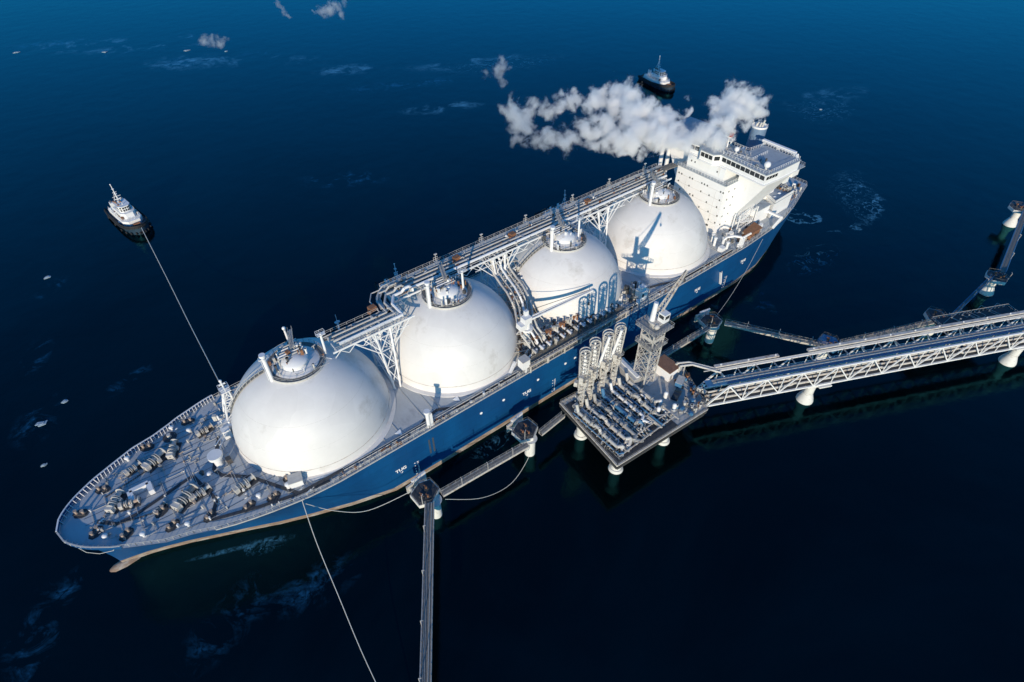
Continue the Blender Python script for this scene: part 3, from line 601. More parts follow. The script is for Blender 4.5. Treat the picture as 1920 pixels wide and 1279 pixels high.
# anchor chains
for s in (1, -1):
    m = MB()
    for k in range(26):
        t = k/25; x = lerp(267, 279.5, t); y = s*lerp(7.5 if s > 0 else 8, 4.6, t); m.base(x, y, dz(x)+.15, (.42, .24, .2), -s*.25+(k % 2)*.8)
    m.build('anchor_chain', 'dark', SH)
m = MB(); x, y = 272.6, -.6; z = dz(x)+.1       # white C shaped hatch coaming
for q in (((-1.9, -1.4), (-1.9, 1.6)), ((-1.9, -1.4), (2.2, -1.4)), ((2.2, -1.4), (2.2, 1.9))):
    m.bar((x+q[0][0], y+q[0][1], z+.8), (x+q[1][0], y+q[1][1], z+.8), 1.1, 1.5)
m.build('hatch_coaming', 'white', SH, smooth=0)
m = MB(); m.tube((255.6, 1.4, 17.9), (255.6, 1.4, 21.0), 1.0, n=20); m.tube((255.6, 1.4, 21.0), (255.6, 1.4, 21.9), 1.75, n=24); m.build('ventilator_drum', 'white', SH)
m = MB(); m.base(253.4, 2.2, 17.9, (1.2, 1.4, 1.5)); m.build('vent_motor', 'dark', SH)
pd = MB(); pd.rev([(1.7, 18), (1.7, 18.2), (.01, 18.2)], (263.2, -15.0, 0), 20); Pd = pd.build('roller_pad', 'strip', SH); m = MB(); m.tube((263.2, -15, 18.2), (263.2, -15, 19.2), .5, n=12); m.build('mooring_roller', 'pale', Pd)
for x, y in ((258.6, 3.4), (259.9, 1.9), (266.5, 14.2), (281.6, 7.0), (273.2, -13.2), (258.6, -13.7), (262, -17.4), (251.2, 16.7), (275, 11.2)):
    m = MB(); m.tube((x, y, dz(x)), (x, y, dz(x)+1.0), .35, n=10); m.ball((x, y, dz(x)+1.1), .62, 10, .6); m.build('mushroom_vent', 'white' if x != 259.9 else 'dark', SH)
# foremast
m = MB(); T0 = [(246, -12.6), (250.2, -12.6), (250.2, -8.6), (246, -8.6)]; T1 = [(246.2, -11.2), (247.3, -11.2), (247.3, -10.1), (246.2, -10.1)]
for k in range(4):
    a, b = V(*T0[k], 17.6), V(*T1[k], 29); m.bar(a, b, .3)
    a2, b2 = V(*T0[(k+1) % 4], 17.6), V(*T1[(k+1) % 4], 29)
    for j in range(4):
        t, u = j/4, (j+1)/4; m.bar(a.lerp(b, t), a2.lerp(b2, u), .13); m.bar(a.lerp(b, u), a2.lerp(b2, t), .13); m.bar(a.lerp(b, u), a2.lerp(b2, u), .15)
FM = m.build('foremast', 'white', SH, smooth=0)
m = MB(); m.base(246.8, -10.6, 29, (2.6, 2.6, .2)); m.rail([(245.6, -11.8, 29.2), (248, -11.8, 29.2), (248, -9.4, 29.2), (245.6, -9.4, 29.2)], 1.1, 1, .1, closed=True); m.tube((246.8, -10.6, 29), (246.8, -10.6, 32.2), .22); m.base(246.8, -10.6, 31, (1.6, .25, .3)); m.ball((246.8, -10.6, 32.3), .4, 8); m.build('mast_top', 'white', FM, smooth=40)
m = MB(); m.base(250.2, -8.3, 17.8, (3.4, 3.4, 2.6)); m.base(251, -6, 17.8, (2, 1.6, 3)); m.bar((252, -4.5, 21), (254.5, -.5, 22.6), .22); m.bar((251, -4.5, 21), (254, -1, 20.5), .18); m.build('mast_house', 'white', FM, smooth=0)
m = MB(); random.seed(41); clutter(m, [(random.uniform(244, 252), random.uniform(-13.5, -6), random.choice((17.8, 20.3))) for _ in range(30)], (.5, 1.8), (.3, 1.0), 3); m.build('mast_equipment', ['pale', 'white', 'steel'], FM)
m = MB(); m.poly([(288, 3.6, 18.4), (286.6, 5.6, 16.6), (284.6, 7.0, 15.7), (282, 8.3, 16.0), (280.2, 9.4, 18.6)], .07, 5); m.build('bow_rope', 'rope', SH)

# ---- accommodation block
m = MB(); m.base(60.5, 0, 17.05, (25, 21.8, 20.2)); AC = m.build('accommodation_block', 'cream', SH, smooth=0)
m = MB(); m.base(60.5, 0, 37.25, (25.6, 22.4, .3)); m.build('ledge_deck', 'roofdeck', AC, smooth=0)
m = MB(); m.base(66.1, 0, 37.55, (11.0, 16.6, 4.7)); m.build('upper_house', 'cream', AC, smooth=0)
m = MB(); m.rail([(73.1, -11, 37.55), (73.1, 11, 37.55), (48, 11, 37.55)], 1.1, 1.4, .08); m.rail([(70.2, 4.8, 46.3), (71.2, 23.4, 46.3), (52.5, 24, 46.3)], 1.1, 1.3, .07); m.build('house_railing', 'white', AC, smooth=0)
# bridge deck with wings
BP = [(71.6, -23.8), (70.4, -2.6), (69.0, -1.4), (69.0, 1.0), (70.3, 2.4), (71.9, 24), (58.8, 24.4), (58.8, 24.4), (52.2, 24.2), (50, 17.5), (56.5, 12), (56.5, -12), (50, -17.5), (52.2, -24.2)]
BP = [(71.4, -23.6), (70.3, -4.5), (72.6, -2.9), (72.6, 2.9), (70.3, 4.5), (71.4, 23.6), (63, 24.3), (52.2, 24.3), (51.8, 9.6), (60.4, 8.6), (60.4, -8.6), (51.8, -9.6), (52.2, -24.3), (63, -24.3)]
m = MB(); m.prism(BP, 42.6, 46.0); BRG = m.build('navigation_bridge', 'cream', SH, smooth=0)
m = MB(); m.prism([(x*1.0+(.25 if x > 60 else -.2), y*1.008) for x, y in BP], 46.0, 46.3); m.build('bridge_roof', 'roofdeck', BRG, smooth=0)
m = MB(); m.prism([(x*1.0+(.45 if x > 60 else -.3), y*1.012) for x, y in BP], 42.2, 42.6); m.build('wing_floor', 'white', BRG, smooth=0)
def windows_on(a, b, n, z0, z1, name, parent, gap=.25, mm='glass', depth=.06):
    a, b = V(*a, 0), V(*b, 0); d = (b-a); L = d.length; d.normalize(); nrm = V(d.y, -d.x, 0)
    if nrm.dot(V(.5, .6, 0)) < 0: nrm = -nrm
    wdt = L/n
    for i in range(n):
        c0 = a+d*(i*wdt+gap/2); c1 = a+d*((i+1)*wdt-gap/2); m = MB()
        m.add([c0+V(0, 0, z0)+nrm*depth, c1+V(0, 0, z0)+nrm*depth, c1+V(0, 0, z1)+nrm*depth, c0+V(0, 0, z1)+nrm*depth, c0+V(0, 0, z0)-nrm*.05, c1+V(0, 0, z0)-nrm*.05, c1+V(0, 0, z1)-nrm*.05, c0+V(0, 0, z1)-nrm*.05],
              [(0, 1, 2, 3), (4, 7, 6, 5), (0, 4, 5, 1), (1, 5, 6, 2), (2, 6, 7, 3), (3, 7, 4, 0)])
        m.build(name, mm, parent, smooth=0)
m = MB()
for z in (21.6, 24.8, 28.0, 31.2, 34.4): m.bar((73.02, -10.9, z), (73.02, 10.9, z), .05, .09)
for y in (-6, 1.5, 7.5): m.bar((73.02, y, 17.2), (73.02, y, 34 if y != 1.5 else 26), .09, .05)
m.build('panel_seams', 'pale', AC, smooth=0)
windows_on((70.33, 5.0), (71.38, 23.3), 9, 44.0, 45.5, 'bridge_window', BRG)
windows_on((70.33, -5.0), (71.38, -23.3), 9, 44.0, 45.5, 'bridge_window', BRG)
windows_on((72.6, -2.6), (72.6, 2.6), 3, 44.0, 45.5, 'bridge_window', BRG)
windows_on((72.4, 3.05), (70.5, 4.35), 1, 44.0, 45.5, 'bridge_window', BRG)
windows_on((71.0, 23.65), (65, 24.15), 4, 44.2, 45.3, 'bridge_window', BRG)
random.seed(50)
for z, ys in ((34.6, (-11, -9.8, -8.5, -4.6, -3.4, 1, 2.2, 3.5, 9.5, 10.6)), (31.4, (-11, -9.4, -4.2, 1.4, 5.2, 9.9)), (28.4, (-8, -3, -1.6, 4.8, 9.5)), (25.2, (-6, 2.2, 6.5, 10.6)), (22.2, (3.4, 7.5, 10.5)), (40.3, (-6.4, -4.8, 5.2))):
    for y in ys:
        if abs(y) > 10.6: continue
        m = MB(); fx = 73.03 if z < 37 else 71.63; m.box((fx, y, z), (.1, .45, .62)); m.build('cabin_window', 'glass', AC, smooth=0)
for k in range(7): m = MB(); m.box((73.03, -4+k*1.9, 19.8), (.1, 1.0, .7)); m.build('cabin_window', 'glass', AC, smooth=0)
for z in (20.5, 24, 27.5, 31, 34.3):
    for x in (70, 66.5, 58, 52): m = MB(); m.box((x, 10.93, z), (.5, .1, .6)); m.build('cabin_window', 'glass', AC, smooth=0)
# wing supports: houses that flare outwards under the wings
for s in (1, -1):
    m = MB(); A = [(51.6, s*10.92, 23.5), (66, s*10.92, 23.5), (66, s*13.0, 23.5), (51.6, s*13.4, 23.5), (51.6, s*10.92, 42.2), (66, s*10.92, 42.2), (66.6, s*23.4, 42.2), (51.6, s*23.8, 42.2)]
    m.add(A, [(0, 1, 2, 3), (4, 5, 6, 7), (0, 1, 5, 4), (1, 2, 6, 5), (2, 3, 7, 6), (3, 0, 4, 7)]); m.build('wing_support', 'cream', AC, smooth=0)
    m = MB(); m.base(59, s*12.0, 17.1, (15, 2.4, 6.4)); m.build('lower_wing', 'cream', AC, smooth=0)
for y in (-21.5, -24.6): m = MB(); m.tube((66, y, 17), (66, y, 41), .8, n=14); m.tube((66, y, 24), (66, y, 24.6), .95, n=14); m.build('vent_post', 'white', SH)
# roof deck gear
m = MB(); m.rail([(68.6, 5.4, 46.3), (66.8, 14, 46.3), (57, 14, 46.3)], 1.1, 1.2, .08); m.rail([(69, -9, 46.3), (69, 4, 46.3)], 1.1, 1.2, .08); m.rail([(52.3, 23.9, 46.3), (51.9, 9.8, 46.3), (60.6, 8.8, 46.3), (60.6, -8, 46.3)], 1.1, 1.2, .08)
m.build('roof_railing', 'white', BRG, smooth=0)
for x, y, r, h in ((66.0, 7.2, .9, 1.0), (68.0, 21.0, 1.15, .8), (66, -6, .7, 1.4)):
    m = MB(); m.tube((x, y, 46.3), (x, y, 46.3+h), .25); m.ball((x, y, 46.3+h+r*.8), r, 16); m.build('radome', 'white', BRG)
m = MB(); random.seed(51); clutter(m, [(random.uniform(61.5, 69.5), random.uniform(-8, 23), 46.3) for _ in range(34)], (.3, 1.2), (.15, .5), 4); m.build('roof_fittings', ['pale', 'white', 'steel', 'dark'], BRG)
m = MB()  # radar mast
for a, b in ((-.9, -.9), (.9, -.9), (.9, .9), (-.9, .9)): m.bar((62.8+a*1.2, .8+b*1.2, 46.2), (62.8+a*.5, .8+b*.5, 53.5), .35)
for z, w_ in ((48.6, 4.2), (51, 3.4), (53.2, 2.6)): m.base(62.8, .8, z, (w_*.6, w_, .18)); m.rail([(62.8-w_*.3, .8-w_/2, z+.18), (62.8+w_*.3, .8-w_/2, z+.18), (62.8+w_*.3, .8+w_/2, z+.18), (62.8-w_*.3, .8+w_/2, z+.18)], .8, 1, .1, closed=True)
m.bar((62.8, .8, 53), (62.8, .8, 57.4), .25); m.base(63.9, .8, 49.8, (.4, 3.6, .4)); m.base(63.7, .8, 52, (.3, 2.6, .3)); m.bar((62.8, -.6, 55), (62.8, 2.2, 55), .15); m.base(63.5, -2.5, 46.2, (1.2, 1.2, 2))
RM = m.build('radar_mast', 'white', SH, smooth=0)
m = MB(); m.base(63.5, 2.2, 50.2, (1.1, 1.1, 1.4)); m.build('mast_lantern', 'red', RM, smooth=0)
# funnel
m = MB(); m.tube((41.8, 0, 17), (41.8, 0, 47.6), 3.1, 2.9, 40); FN = m.build('funnel', 'funnel', SH)
m = MB(); m.rev([(3.0, 47.5), (3.0, 48.2), (2.85, 48.2), (2.85, 47.7), (.01, 47.7)], (41.8, 0, 0), 40); m.build('funnel_rim', 'white', FN)
m = MB()
for x, y, h in ((41.2, .8, 2.6), (42.6, .5, 1.8), (41.8, -1, 1.5), (42.6, -1, 1.2), (40.4, -.6, 1.2)): m.tube((x, y, 47.4), (x-.3, y+.2, 47.6+h), .36, n=10)
m.bar((41.8, 2.4, 47.6), (41.8, 3.2, 49.6), .15); m.bar((41.8, -2.4, 47.6), (41.8, -3.2, 49.2), .15); m.build('exhaust_pipe', 'pale', FN)
m = MB(); m.base(42, 0, 17.1, (13, 15, 18)); m.build('funnel_casing', 'cream', SH, smooth=0)
# long white gantry beam aft of the bridge
m = MB(); m.bar((49.9, 7.4, 47), (50.3, 21, 47), 1.2, .9)
for y in (8.2, 14, 20.4): m.bar((50.1, y, 46.8), (51.4, y-1, 42.4), .4); m.bar((50.1, y, 46.8), (48.4, y+.6, 42.4), .4)
m.bar((50.4, 21.2, 46.8), (50.8, 22.4, 43), 1.3, 1.2); m.build('aft_gantry', 'cream', SH, smooth=0)
m = MB(); m.prism([(46.2, 7), (51.5, 7), (51.5, 24.4), (47, 24.4)], 42.2, 42.5); m.rail([(46.4, 7.5, 42.5), (47.2, 24.2, 42.5), (51.4, 24.2, 42.5)], 1.1, 1.4, .08); m.build('aft_bridge_deck', 'roofdeck', SH, smooth=0)
m = MB(); m.base(49.2, 20.6, 38.6, (4, 4.6, 3.6)); m.base(48.4, 18.6, 34.6, (2.6, 3.2, 4)); m.build('wing_house', 'cream', SH, smooth=0)
m = MB(); m.base(44.8, 7.6, 17.2, (13.6, 8.4, 20.5)); m.build('side_house', 'cream', AC, smooth=0)
# aft house and its roof
AP = [(57.2, 8), (56.6, 12.5), (50.8, 13.2), (55.4, 21.6), (48.6, 21.4), (34.6, 16.9), (33, 8)]
AP = [(45, 7), (42.9, 12), (45.6, 17.5), (32.4, 17.0), (31.2, 7)]
m = MB(); m.prism(AP, 17.1, 23.6); AH = m.build('aft_house', 'cream', SH, smooth=0)
m = MB(); m.prism([(x+(.2 if x > 45 else -.2), y+(.2 if y > 10 else 0)) for x, y in AP], 23.6, 23.9); m.build('aft_roof', 'roofdeck', AH, smooth=0)
m = MB(); P_ = [V(43, 12.1, 23.9), V(45.7, 17.6, 23.9), V(32.4, 17.1, 23.9)]; m.rail(P_, 1.1, 1.3, .08); m.polybar([p+V(0, 0, .5) for p in P_], .12, 1.0); m.build('aft_parapet', 'cream', AH, smooth=0)
for x, y in ((41.5, 14.8), (37.4, 14.2)): m = MB(); m.ball((x, y, 23.9), .7, 12, .6); m.build('skylight', 'lettering', AH)
m = MB(); random.seed(55); clutter(m, [(random.uniform(32.4, 35), random.uniform(8, 16), 23.9) for _ in range(20)], (.5, 2.0), (.4, 1.2), 3); m.build('roof_machinery', ['rust', 'dark', 'steel'], AH)
m = MB(); m.base(50.6, 14.6, 17.1, (8.6, 3.6, 6.0)); m.build('deck_house', 'cream', SH, smooth=0)
m = MB(); m.base(50.6, 14.6, 23.1, (9, 4, .25)); m.build('deck_house_roof', 'roofdeck', SH, smooth=0)
# stair tower (criss-cross white stairs) by the house side
m = MB()
for lv in range(3):
    z = 17.2+lv*2.5; a, b = (66, 56) if lv % 2 == 0 else (56, 66)
    for y in (14.6, 16.2): m.bar((a, y, z), (b, y, z+2.5), .26, .35); m.rail([(a, y, z), (b, y, z+2.5)], 1.0, 1.1, .09)
    for k in range(14): t = k/14; m.bar((lerp(a, b, t), 14.6, z+2.5*t), (lerp(a, b, t), 16.2, z+2.5*t), .3, .06)
for x in (55.4, 66.6):
    for y in (14.4, 16.4): m.bar((x, y, 17.1), (x, y, 25.5), .3)
m.build('outer_stairs', 'cream', AC, smooth=0)
# brown hose tray and the gallows on the side deck
m = MB(); m.prism([(56.5, 17.2), (65.6, 18.6), (67.2, 21.9), (57.5, 21.6)], 19.2, 19.6); m.prism([(57, 17.8), (65, 19), (66.2, 21.4), (58, 21.2)], 17.1, 19.2); m.build('cargo_tray', 'rust', SH, smooth=0)
m = MB(); m.base(66.5, 20.0, 17.1, (6, 2.4, .9), .1); m.build('timber_stack', 'brown', SH, smooth=0)
a_, b_ = V(77.2, 18.4, 17.1), V(71.9, 22.6, 17.1); m = MB(); u_ = V(0, 0, 1)
m.polybar([a_, a_+u_*3.4, a_.lerp(b_, .12)+u_*4.4, a_.lerp(b_, .5)+u_*4.9, a_.lerp(b_, .9)+u_*4.4, b_+u_*3.4], .7, .6); m.bar(b_, b_+u_*4.2, 1.3, 1.3); m.bar(b_+u_*4.2, b_+V(-3, 1, 5.4), .5)
m.build('provision_gallows', 'cream', SH, smooth=0)
m = MB(); m.bar((47.5, 14.8, 20.6), (47.2, 23.0, 20.6), .9, .8); m.bar((47.2, 22.9, 20.8), (51.5, 22.6, 17.4), .8, .7); m.base(47.4, 15, 17.1, (.8, .8, 3.5)); m.build('stern_gallows', 'cream', SH, smooth=0)
for x, y, h in ((77.2, 20.3, 3), (76.4, 17.8, 3.4), (78.6, 15.8, 3.2), (77, 13.6, 3.0)): m = MB(); m.tube((x, y, 17.1), (x, y, 17.1+h), .5, n=12); m.ball((x, y, 17.1+h), .75, 12, .5); m.build('deck_ventilator', 'white', SH)
for c_, d_ in (((79.5, 19.8, 17.1), (2.2, 2, 1.8)), ((69, 15.5, 17.1), (3, 1.5, 1.6)), ((56, 19.8, 17.1), (2, 1, 2.5))): m = MB(); m.base(*c_, d_); m.build('deck_chest', 'white', SH, smooth=0)
m = MB(); random.seed(61)
P = []
for _ in range(150):
    x = random.uniform(12, 76); y = random.uniform(13 if x > 48 else 2, 22)
    if y > hb(x)-1.2 or (32 < x < 52 and y < 21 and x > 33): continue
    P.append((x, y, 17.1))
clutter(m, P, (.5, 2.0), (.3, 1.2), 5); m.build('aft_fittings', ['pale', 'white', 'dark', 'steel', 'rust'], SH)
m = MB(); m.base(22, 4, 17.1, (12, 10, .15)); m.build('aft_mooring_deck', 'roofdeck', SH, smooth=0)
winch(20, 7, .9, 1.0); winch(25, 10.5, .5, .9, True)
# big structural tripods off the base of the domes: lamp gallows on starboard rail
for x in (200, 178, 140): m = MB(); m.tube((x, -22.8, 17), (x, -22.8, 21), .3); m.build('deck_post', 'white', SH)

# ================================================================ JETTY HEAD
PZ = 11.0
PF = thing('loading_platform', 'steel loading platform on white piles, crowded with pipes, beside the ship', 'platform', (154, 48, 0))
PP = [(173.9, 60.0), (171.4, 34.5), (133.5, 37.2), (132.5, 47), (139.8, 62.4)]
m = MB(); m.prism(PP, PZ-.35, PZ); DK = m.build('platform_deck', 'slab', PF, smooth=0)
m = MB(); Q = [V(x, y, PZ-1.1) for x, y in PP]+[V(*PP[0], PZ-1.1)]
m.mi = 1; m.polybar(Q, .3, .25); m.mi = 0; m.polybar([q+V(0, 0, 1.12) for q in Q], .45, .4); m.mi = 1; m.polybar([V(lerp(154, q.x, .97), lerp(48, q.y, .97), PZ-2.4) for q in Q], .5, .5)
for a, b in zip(Q, Q[1:]):
    n = max(1, int((b-a).length/3))
    for k in range(n): p = a.lerp(b, k/n); m.bar(p+V(0, 0, -.3), V(lerp(154, p.x, .97), lerp(48, p.y, .97), PZ-2.4), .2)
m.build('edge_beam', ['beam', 'dark'], PF, smooth=0)
m = MB(); m.rail([q+V(0, 0, 1.3) for q in Q], 1.1, 1.8, .09); m.build('platform_railing', 'grate', PF, smooth=0)
for x, y in ((168.4, 55.8), (150.4, 57.4), (168.0, 41.0), (148, 41), (138, 52)):
    m = MB(); m.tube((x, y, -3), (x, y, PZ-2.2), 1.5, n=28); m.tube((x, y, -.6), (x, y, .9), 2.3, 1.9, 28); m.tube((x, y, PZ-3), (x, y, PZ-1.1), 1.5, 2.4, 28); m.build('pile', 'concrete', PF)
# piperack bays on the near part of the platform: running in y (from arms towards the near edge)
m = MB()
for k in range(9): y = 42+k*2.1; m.bar((149, y, PZ+1.2), (172.3, y, PZ+1.2), .28)
for k in range(8): x = 150+k*3.1; m.bar((x, 41, PZ+1.0), (x, 59, PZ+1.0), .25); m.bar((x, 42, PZ), (x, 42, PZ+1.2), .25); m.bar((x, 55, PZ), (x, 55, PZ+1.2), .25)
for x, y in ((156, 58.8), (150, 59.6)): m.bar((x, y-5, PZ+1.3), (x, y+.6, PZ+1.3), .35)
m.build('pipe_rack', 'beam', PF, smooth=0)
m = MB(); m.prism([(173.5, 59.7), (171.1, 36), (166, 36.3), (158, 41), (150.5, 41.6), (151, 61.2)], PZ+.02, PZ+.08); m.build('dark_grating', 'strip', PF, smooth=0)
random.seed(71)
for j in range(20):
    x = 151+j*1.09+random.uniform(-.25, .25); big = j % 3 == 0; r = random.uniform(.42, .6) if big else random.choice((.14, .2, .28)); z = PZ+(1.9 if big else random.uniform(.9, 1.5)); y1 = random.uniform(52, 58.6); m = MB(); m.mi = 0
    P = [V(x, 40.5, z+(2.5 if big else 0)), V(x, 41.4, z)]
    if random.random() < .5: yk = random.uniform(44, 49); P += [V(x, yk, z), V(x, yk+.6, z+.9), V(x, yk+2, z+.9), V(x, yk+2.6, z)]
    P += [V(x, y1, z), V(x+random.choice((-1.4, 0, 1.4)), y1+.8, z), V(x+random.choice((-1.4, 0, 1.4)), min(58.6, y1+2.5), PZ)]
    m.poly(P, r, 10)
    for yy in (43.2, 46.4, 50.0, 53.4):
        yy += random.uniform(-1.4, 1.4); m.mi = 1; m.tube((x, yy, z), (x, yy+.25, z), r*1.5, n=10)
        if random.random() < .5: m.tube((x, yy+.5, z), (x, yy+.5, z+r+.9), r*.35, n=8); m.ring((x, yy+.5, z+r+.9), r*.9, .05, 8)
    m.build('loading_pipe', [('pale', 'white', 'steel', 'pale', 'blue')[j % 5], 'steel'], PF)
m = MB(); clutter(m, [(random.uniform(149.5, 171.5), random.uniform(40.5, 58), PZ+.1) for _ in range(170)]+[(random.uniform(158, 172.6), random.uniform(52, 59.2), PZ+.1) for _ in range(60)], (.4, 1.8), (.2, .8), 6); m.build('pump_cluster', ['pale', 'white', 'blue', 'steel', 'pale', 'dark'], PF)
m = MB(); clutter(m, [(random.uniform(136, 147), random.uniform(56, 61), PZ+.05) for _ in range(34)]+[(random.uniform(133.5, 139), random.uniform(49, 58), PZ+.05) for _ in range(18)], (.5, 1.9), (.4, 1.2), 4); m.build('valve_skid', ['pale', 'blue', 'steel', 'rust'], PF)
m = MB(); m.mi = 0
for x, y in ((146, 52), (149.5, 53), (152, 54.5), (147.5, 56.5)): m.tube((x, y, PZ), (x, y, PZ+1.9), .6, n=14); m.ball((x, y, PZ+1.9), .65, 12)
m.build('surge_vessel', 'white', PF)
m = MB(); m.prism([(147.2, 43.9), (146, 46), (142, 45.6), (139.5, 44), (140, 43)], PZ, PZ+.12); m.build('crane_base_slab', 'concrete', PF, smooth=0)

# grey shelter and cabin standing on the platform
def cabin(name, label, cat, c, d, rz, h, wall, roof, doors=()):
    t = thing(name, label, cat, (c[0], c[1], PZ)); m = MB(); m.base(c[0], c[1], PZ, (d[0], d[1], h), rz); m.build('wall', wall, t, smooth=0)
    m = MB(); m.base(c[0], c[1], PZ+h, (d[0]+.4, d[1]+.4, .25), rz); m.build('roof', roof, t, smooth=0)
    for ax, ay, dx, dy in doors:
        m = MB(); m.box((c[0]+ax, c[1]+ay, PZ+1.2), (dx, dy, 1.9)); m.build('door', 'steel', t, smooth=0)
    return t
cabin('site_cabin', 'white cabin with rusty brown roof on the jetty head beside the crane tower', 'cabin', (138.2, 45.2), (4.6, 6.2), 0, 3.6, 'cream', 'brown', ((1.2, 3.1, .9, .1),))
cb = cabin('equipment_shelter', 'long grey box shelter between the loading arms and the crane tower', 'shelter', (148.6, 39.4), (3.0, 9.0), -.14, 3.4, 'steel', 'pale')
m = MB(); m.base(148.6, 39.4, PZ+3.65, (1.0, 8.6, .5), -.14); m.build('roof_duct', 'white', cb, smooth=0)

# crane tower
CT = thing('crane_tower', 'tall lattice tower with a slewing crane cab and raised jib on the jetty head', 'crane', (146.2, 43, PZ))
cx, cy, hw = 146.0, 43.2, 2.2
m = MB(); z0, z1 = PZ, 33.0
cn = [(-1, -1), (1, -1), (1, 1), (-1, 1)]
for a, b in cn: m.bar((cx+a*hw, cy+b*hw, z0), (cx+a*hw, cy+b*hw, z1), .34)
nl = 6
for k in range(nl):
    za, zb = lerp(z0, z1, k/nl), lerp(z0, z1, (k+1)/nl)
    for i in range(4):
        p, q = cn[i], cn[(i+1) % 4]; A = (cx+p[0]*hw, cy+p[1]*hw); B = (cx+q[0]*hw, cy+q[1]*hw)
        m.bar((*A, zb), (*B, zb), .22); m.bar((*A, za), (*B, zb), .17); m.bar((*B, za), (*A, zb), .17)
for k in range(nl*2): z = lerp(z0, z1, k/nl/2); m.bar((cx-1.2, cy+(1.2 if k % 2 else -1.2), z), (cx+1.2, cy+(-1.2 if k % 2 else 1.2), z+1.8), .7, .1)
m.build('lattice_tower', 'arch', CT, smooth=0)
for z, e in ((27.0, 1.0), (33, 1.5)):
    m = MB(); m.base(cx, cy, z, (hw*2+e*2, hw*2+e*2, .25)); E_ = hw+e; m.rail([(cx-E_, cy-E_, z+.25), (cx+E_, cy-E_, z+.25), (cx+E_, cy+E_, z+.25), (cx-E_, cy+E_, z+.25)], 1.1, 1.2, .1, closed=True)
    m.build('tower_platform', 'steel', CT, smooth=0)
m = MB(); m.box((cx+hw+.1, cy, 29.6), (.15, hw*2+.3, 1.2)); m.box((cx, cy+hw+.1, 29.6), (hw*2+.3, .15, 1.2)); m.build('sign_band', 'arch', CT, smooth=0)
m = MB(); m.tube((cx, cy, 33.2), (cx, cy, 34.8), 1.5, n=20); m.tube((cx, cy, 34.8), (cx, cy, 35.2), 2.2, n=24); m.ball((cx+1.5, cy+1.8, 34.6), .8, 12); m.build('slewing_ring', 'arch', CT)
m = MB(); m.tube((cx+.9, cy-.6, 35.2), (cx+.6, cy-.6, 41.2), .75, .6, 18); m.build('crane_mast', 'white', CT)
m = MB(); m.base(cx-1.3, cy+1.4, 35.2, (2.2, 2.2, 2.8)); CC = m.build('operator_cab', 'white', CT, smooth=0)
m = MB(); m.box((cx-1.3, cy+2.53, 37), (1.6, .08, 1.1)); m.box((cx-.17, cy+1.4, 37), (.08, 1.6, 1.1)); m.build('cab_window', 'glass', CC, smooth=0)
m = MB(); A0 = V(cx-.6, cy-.1, 36.8); A1 = V(136.9, 43.2, 47.6); side = V(0, 1, 0)*.75; up_ = V(.7, 0, .7)*.8
ch = [(A0+side, A1+side*.35), (A0-side, A1-side*.35), (A0+side+up_, A1+side*.35+up_*.3), (A0-side+up_, A1-side*.35+up_*.3)]
for a, b in ch: m.bar(a, b, .2)
for k in range(9):
    t, u = k/9, (k+1)/9
    for i, j in ((0, 1), (2, 3), (0, 2), (1, 3)): m.bar(ch[i][0].lerp(ch[i][1], t), ch[j][0].lerp(ch[j][1], u), .11); m.bar(ch[i][0].lerp(ch[i][1], t), ch[j][0].lerp(ch[j][1], t), .1)
m.build('crane_jib', 'beam', CT, smooth=0)
m = MB(); m.bar(V(cx+.6, cy-.6, 41), A1+V(.2, 0, .3), .09); m.bar(A1, A1-V(0, 0, 3), .07); m.base(A1.x, A1.y, A1.z-3.8, (.4, .4, .8)); m.build('jib_wire', 'dark', CT)

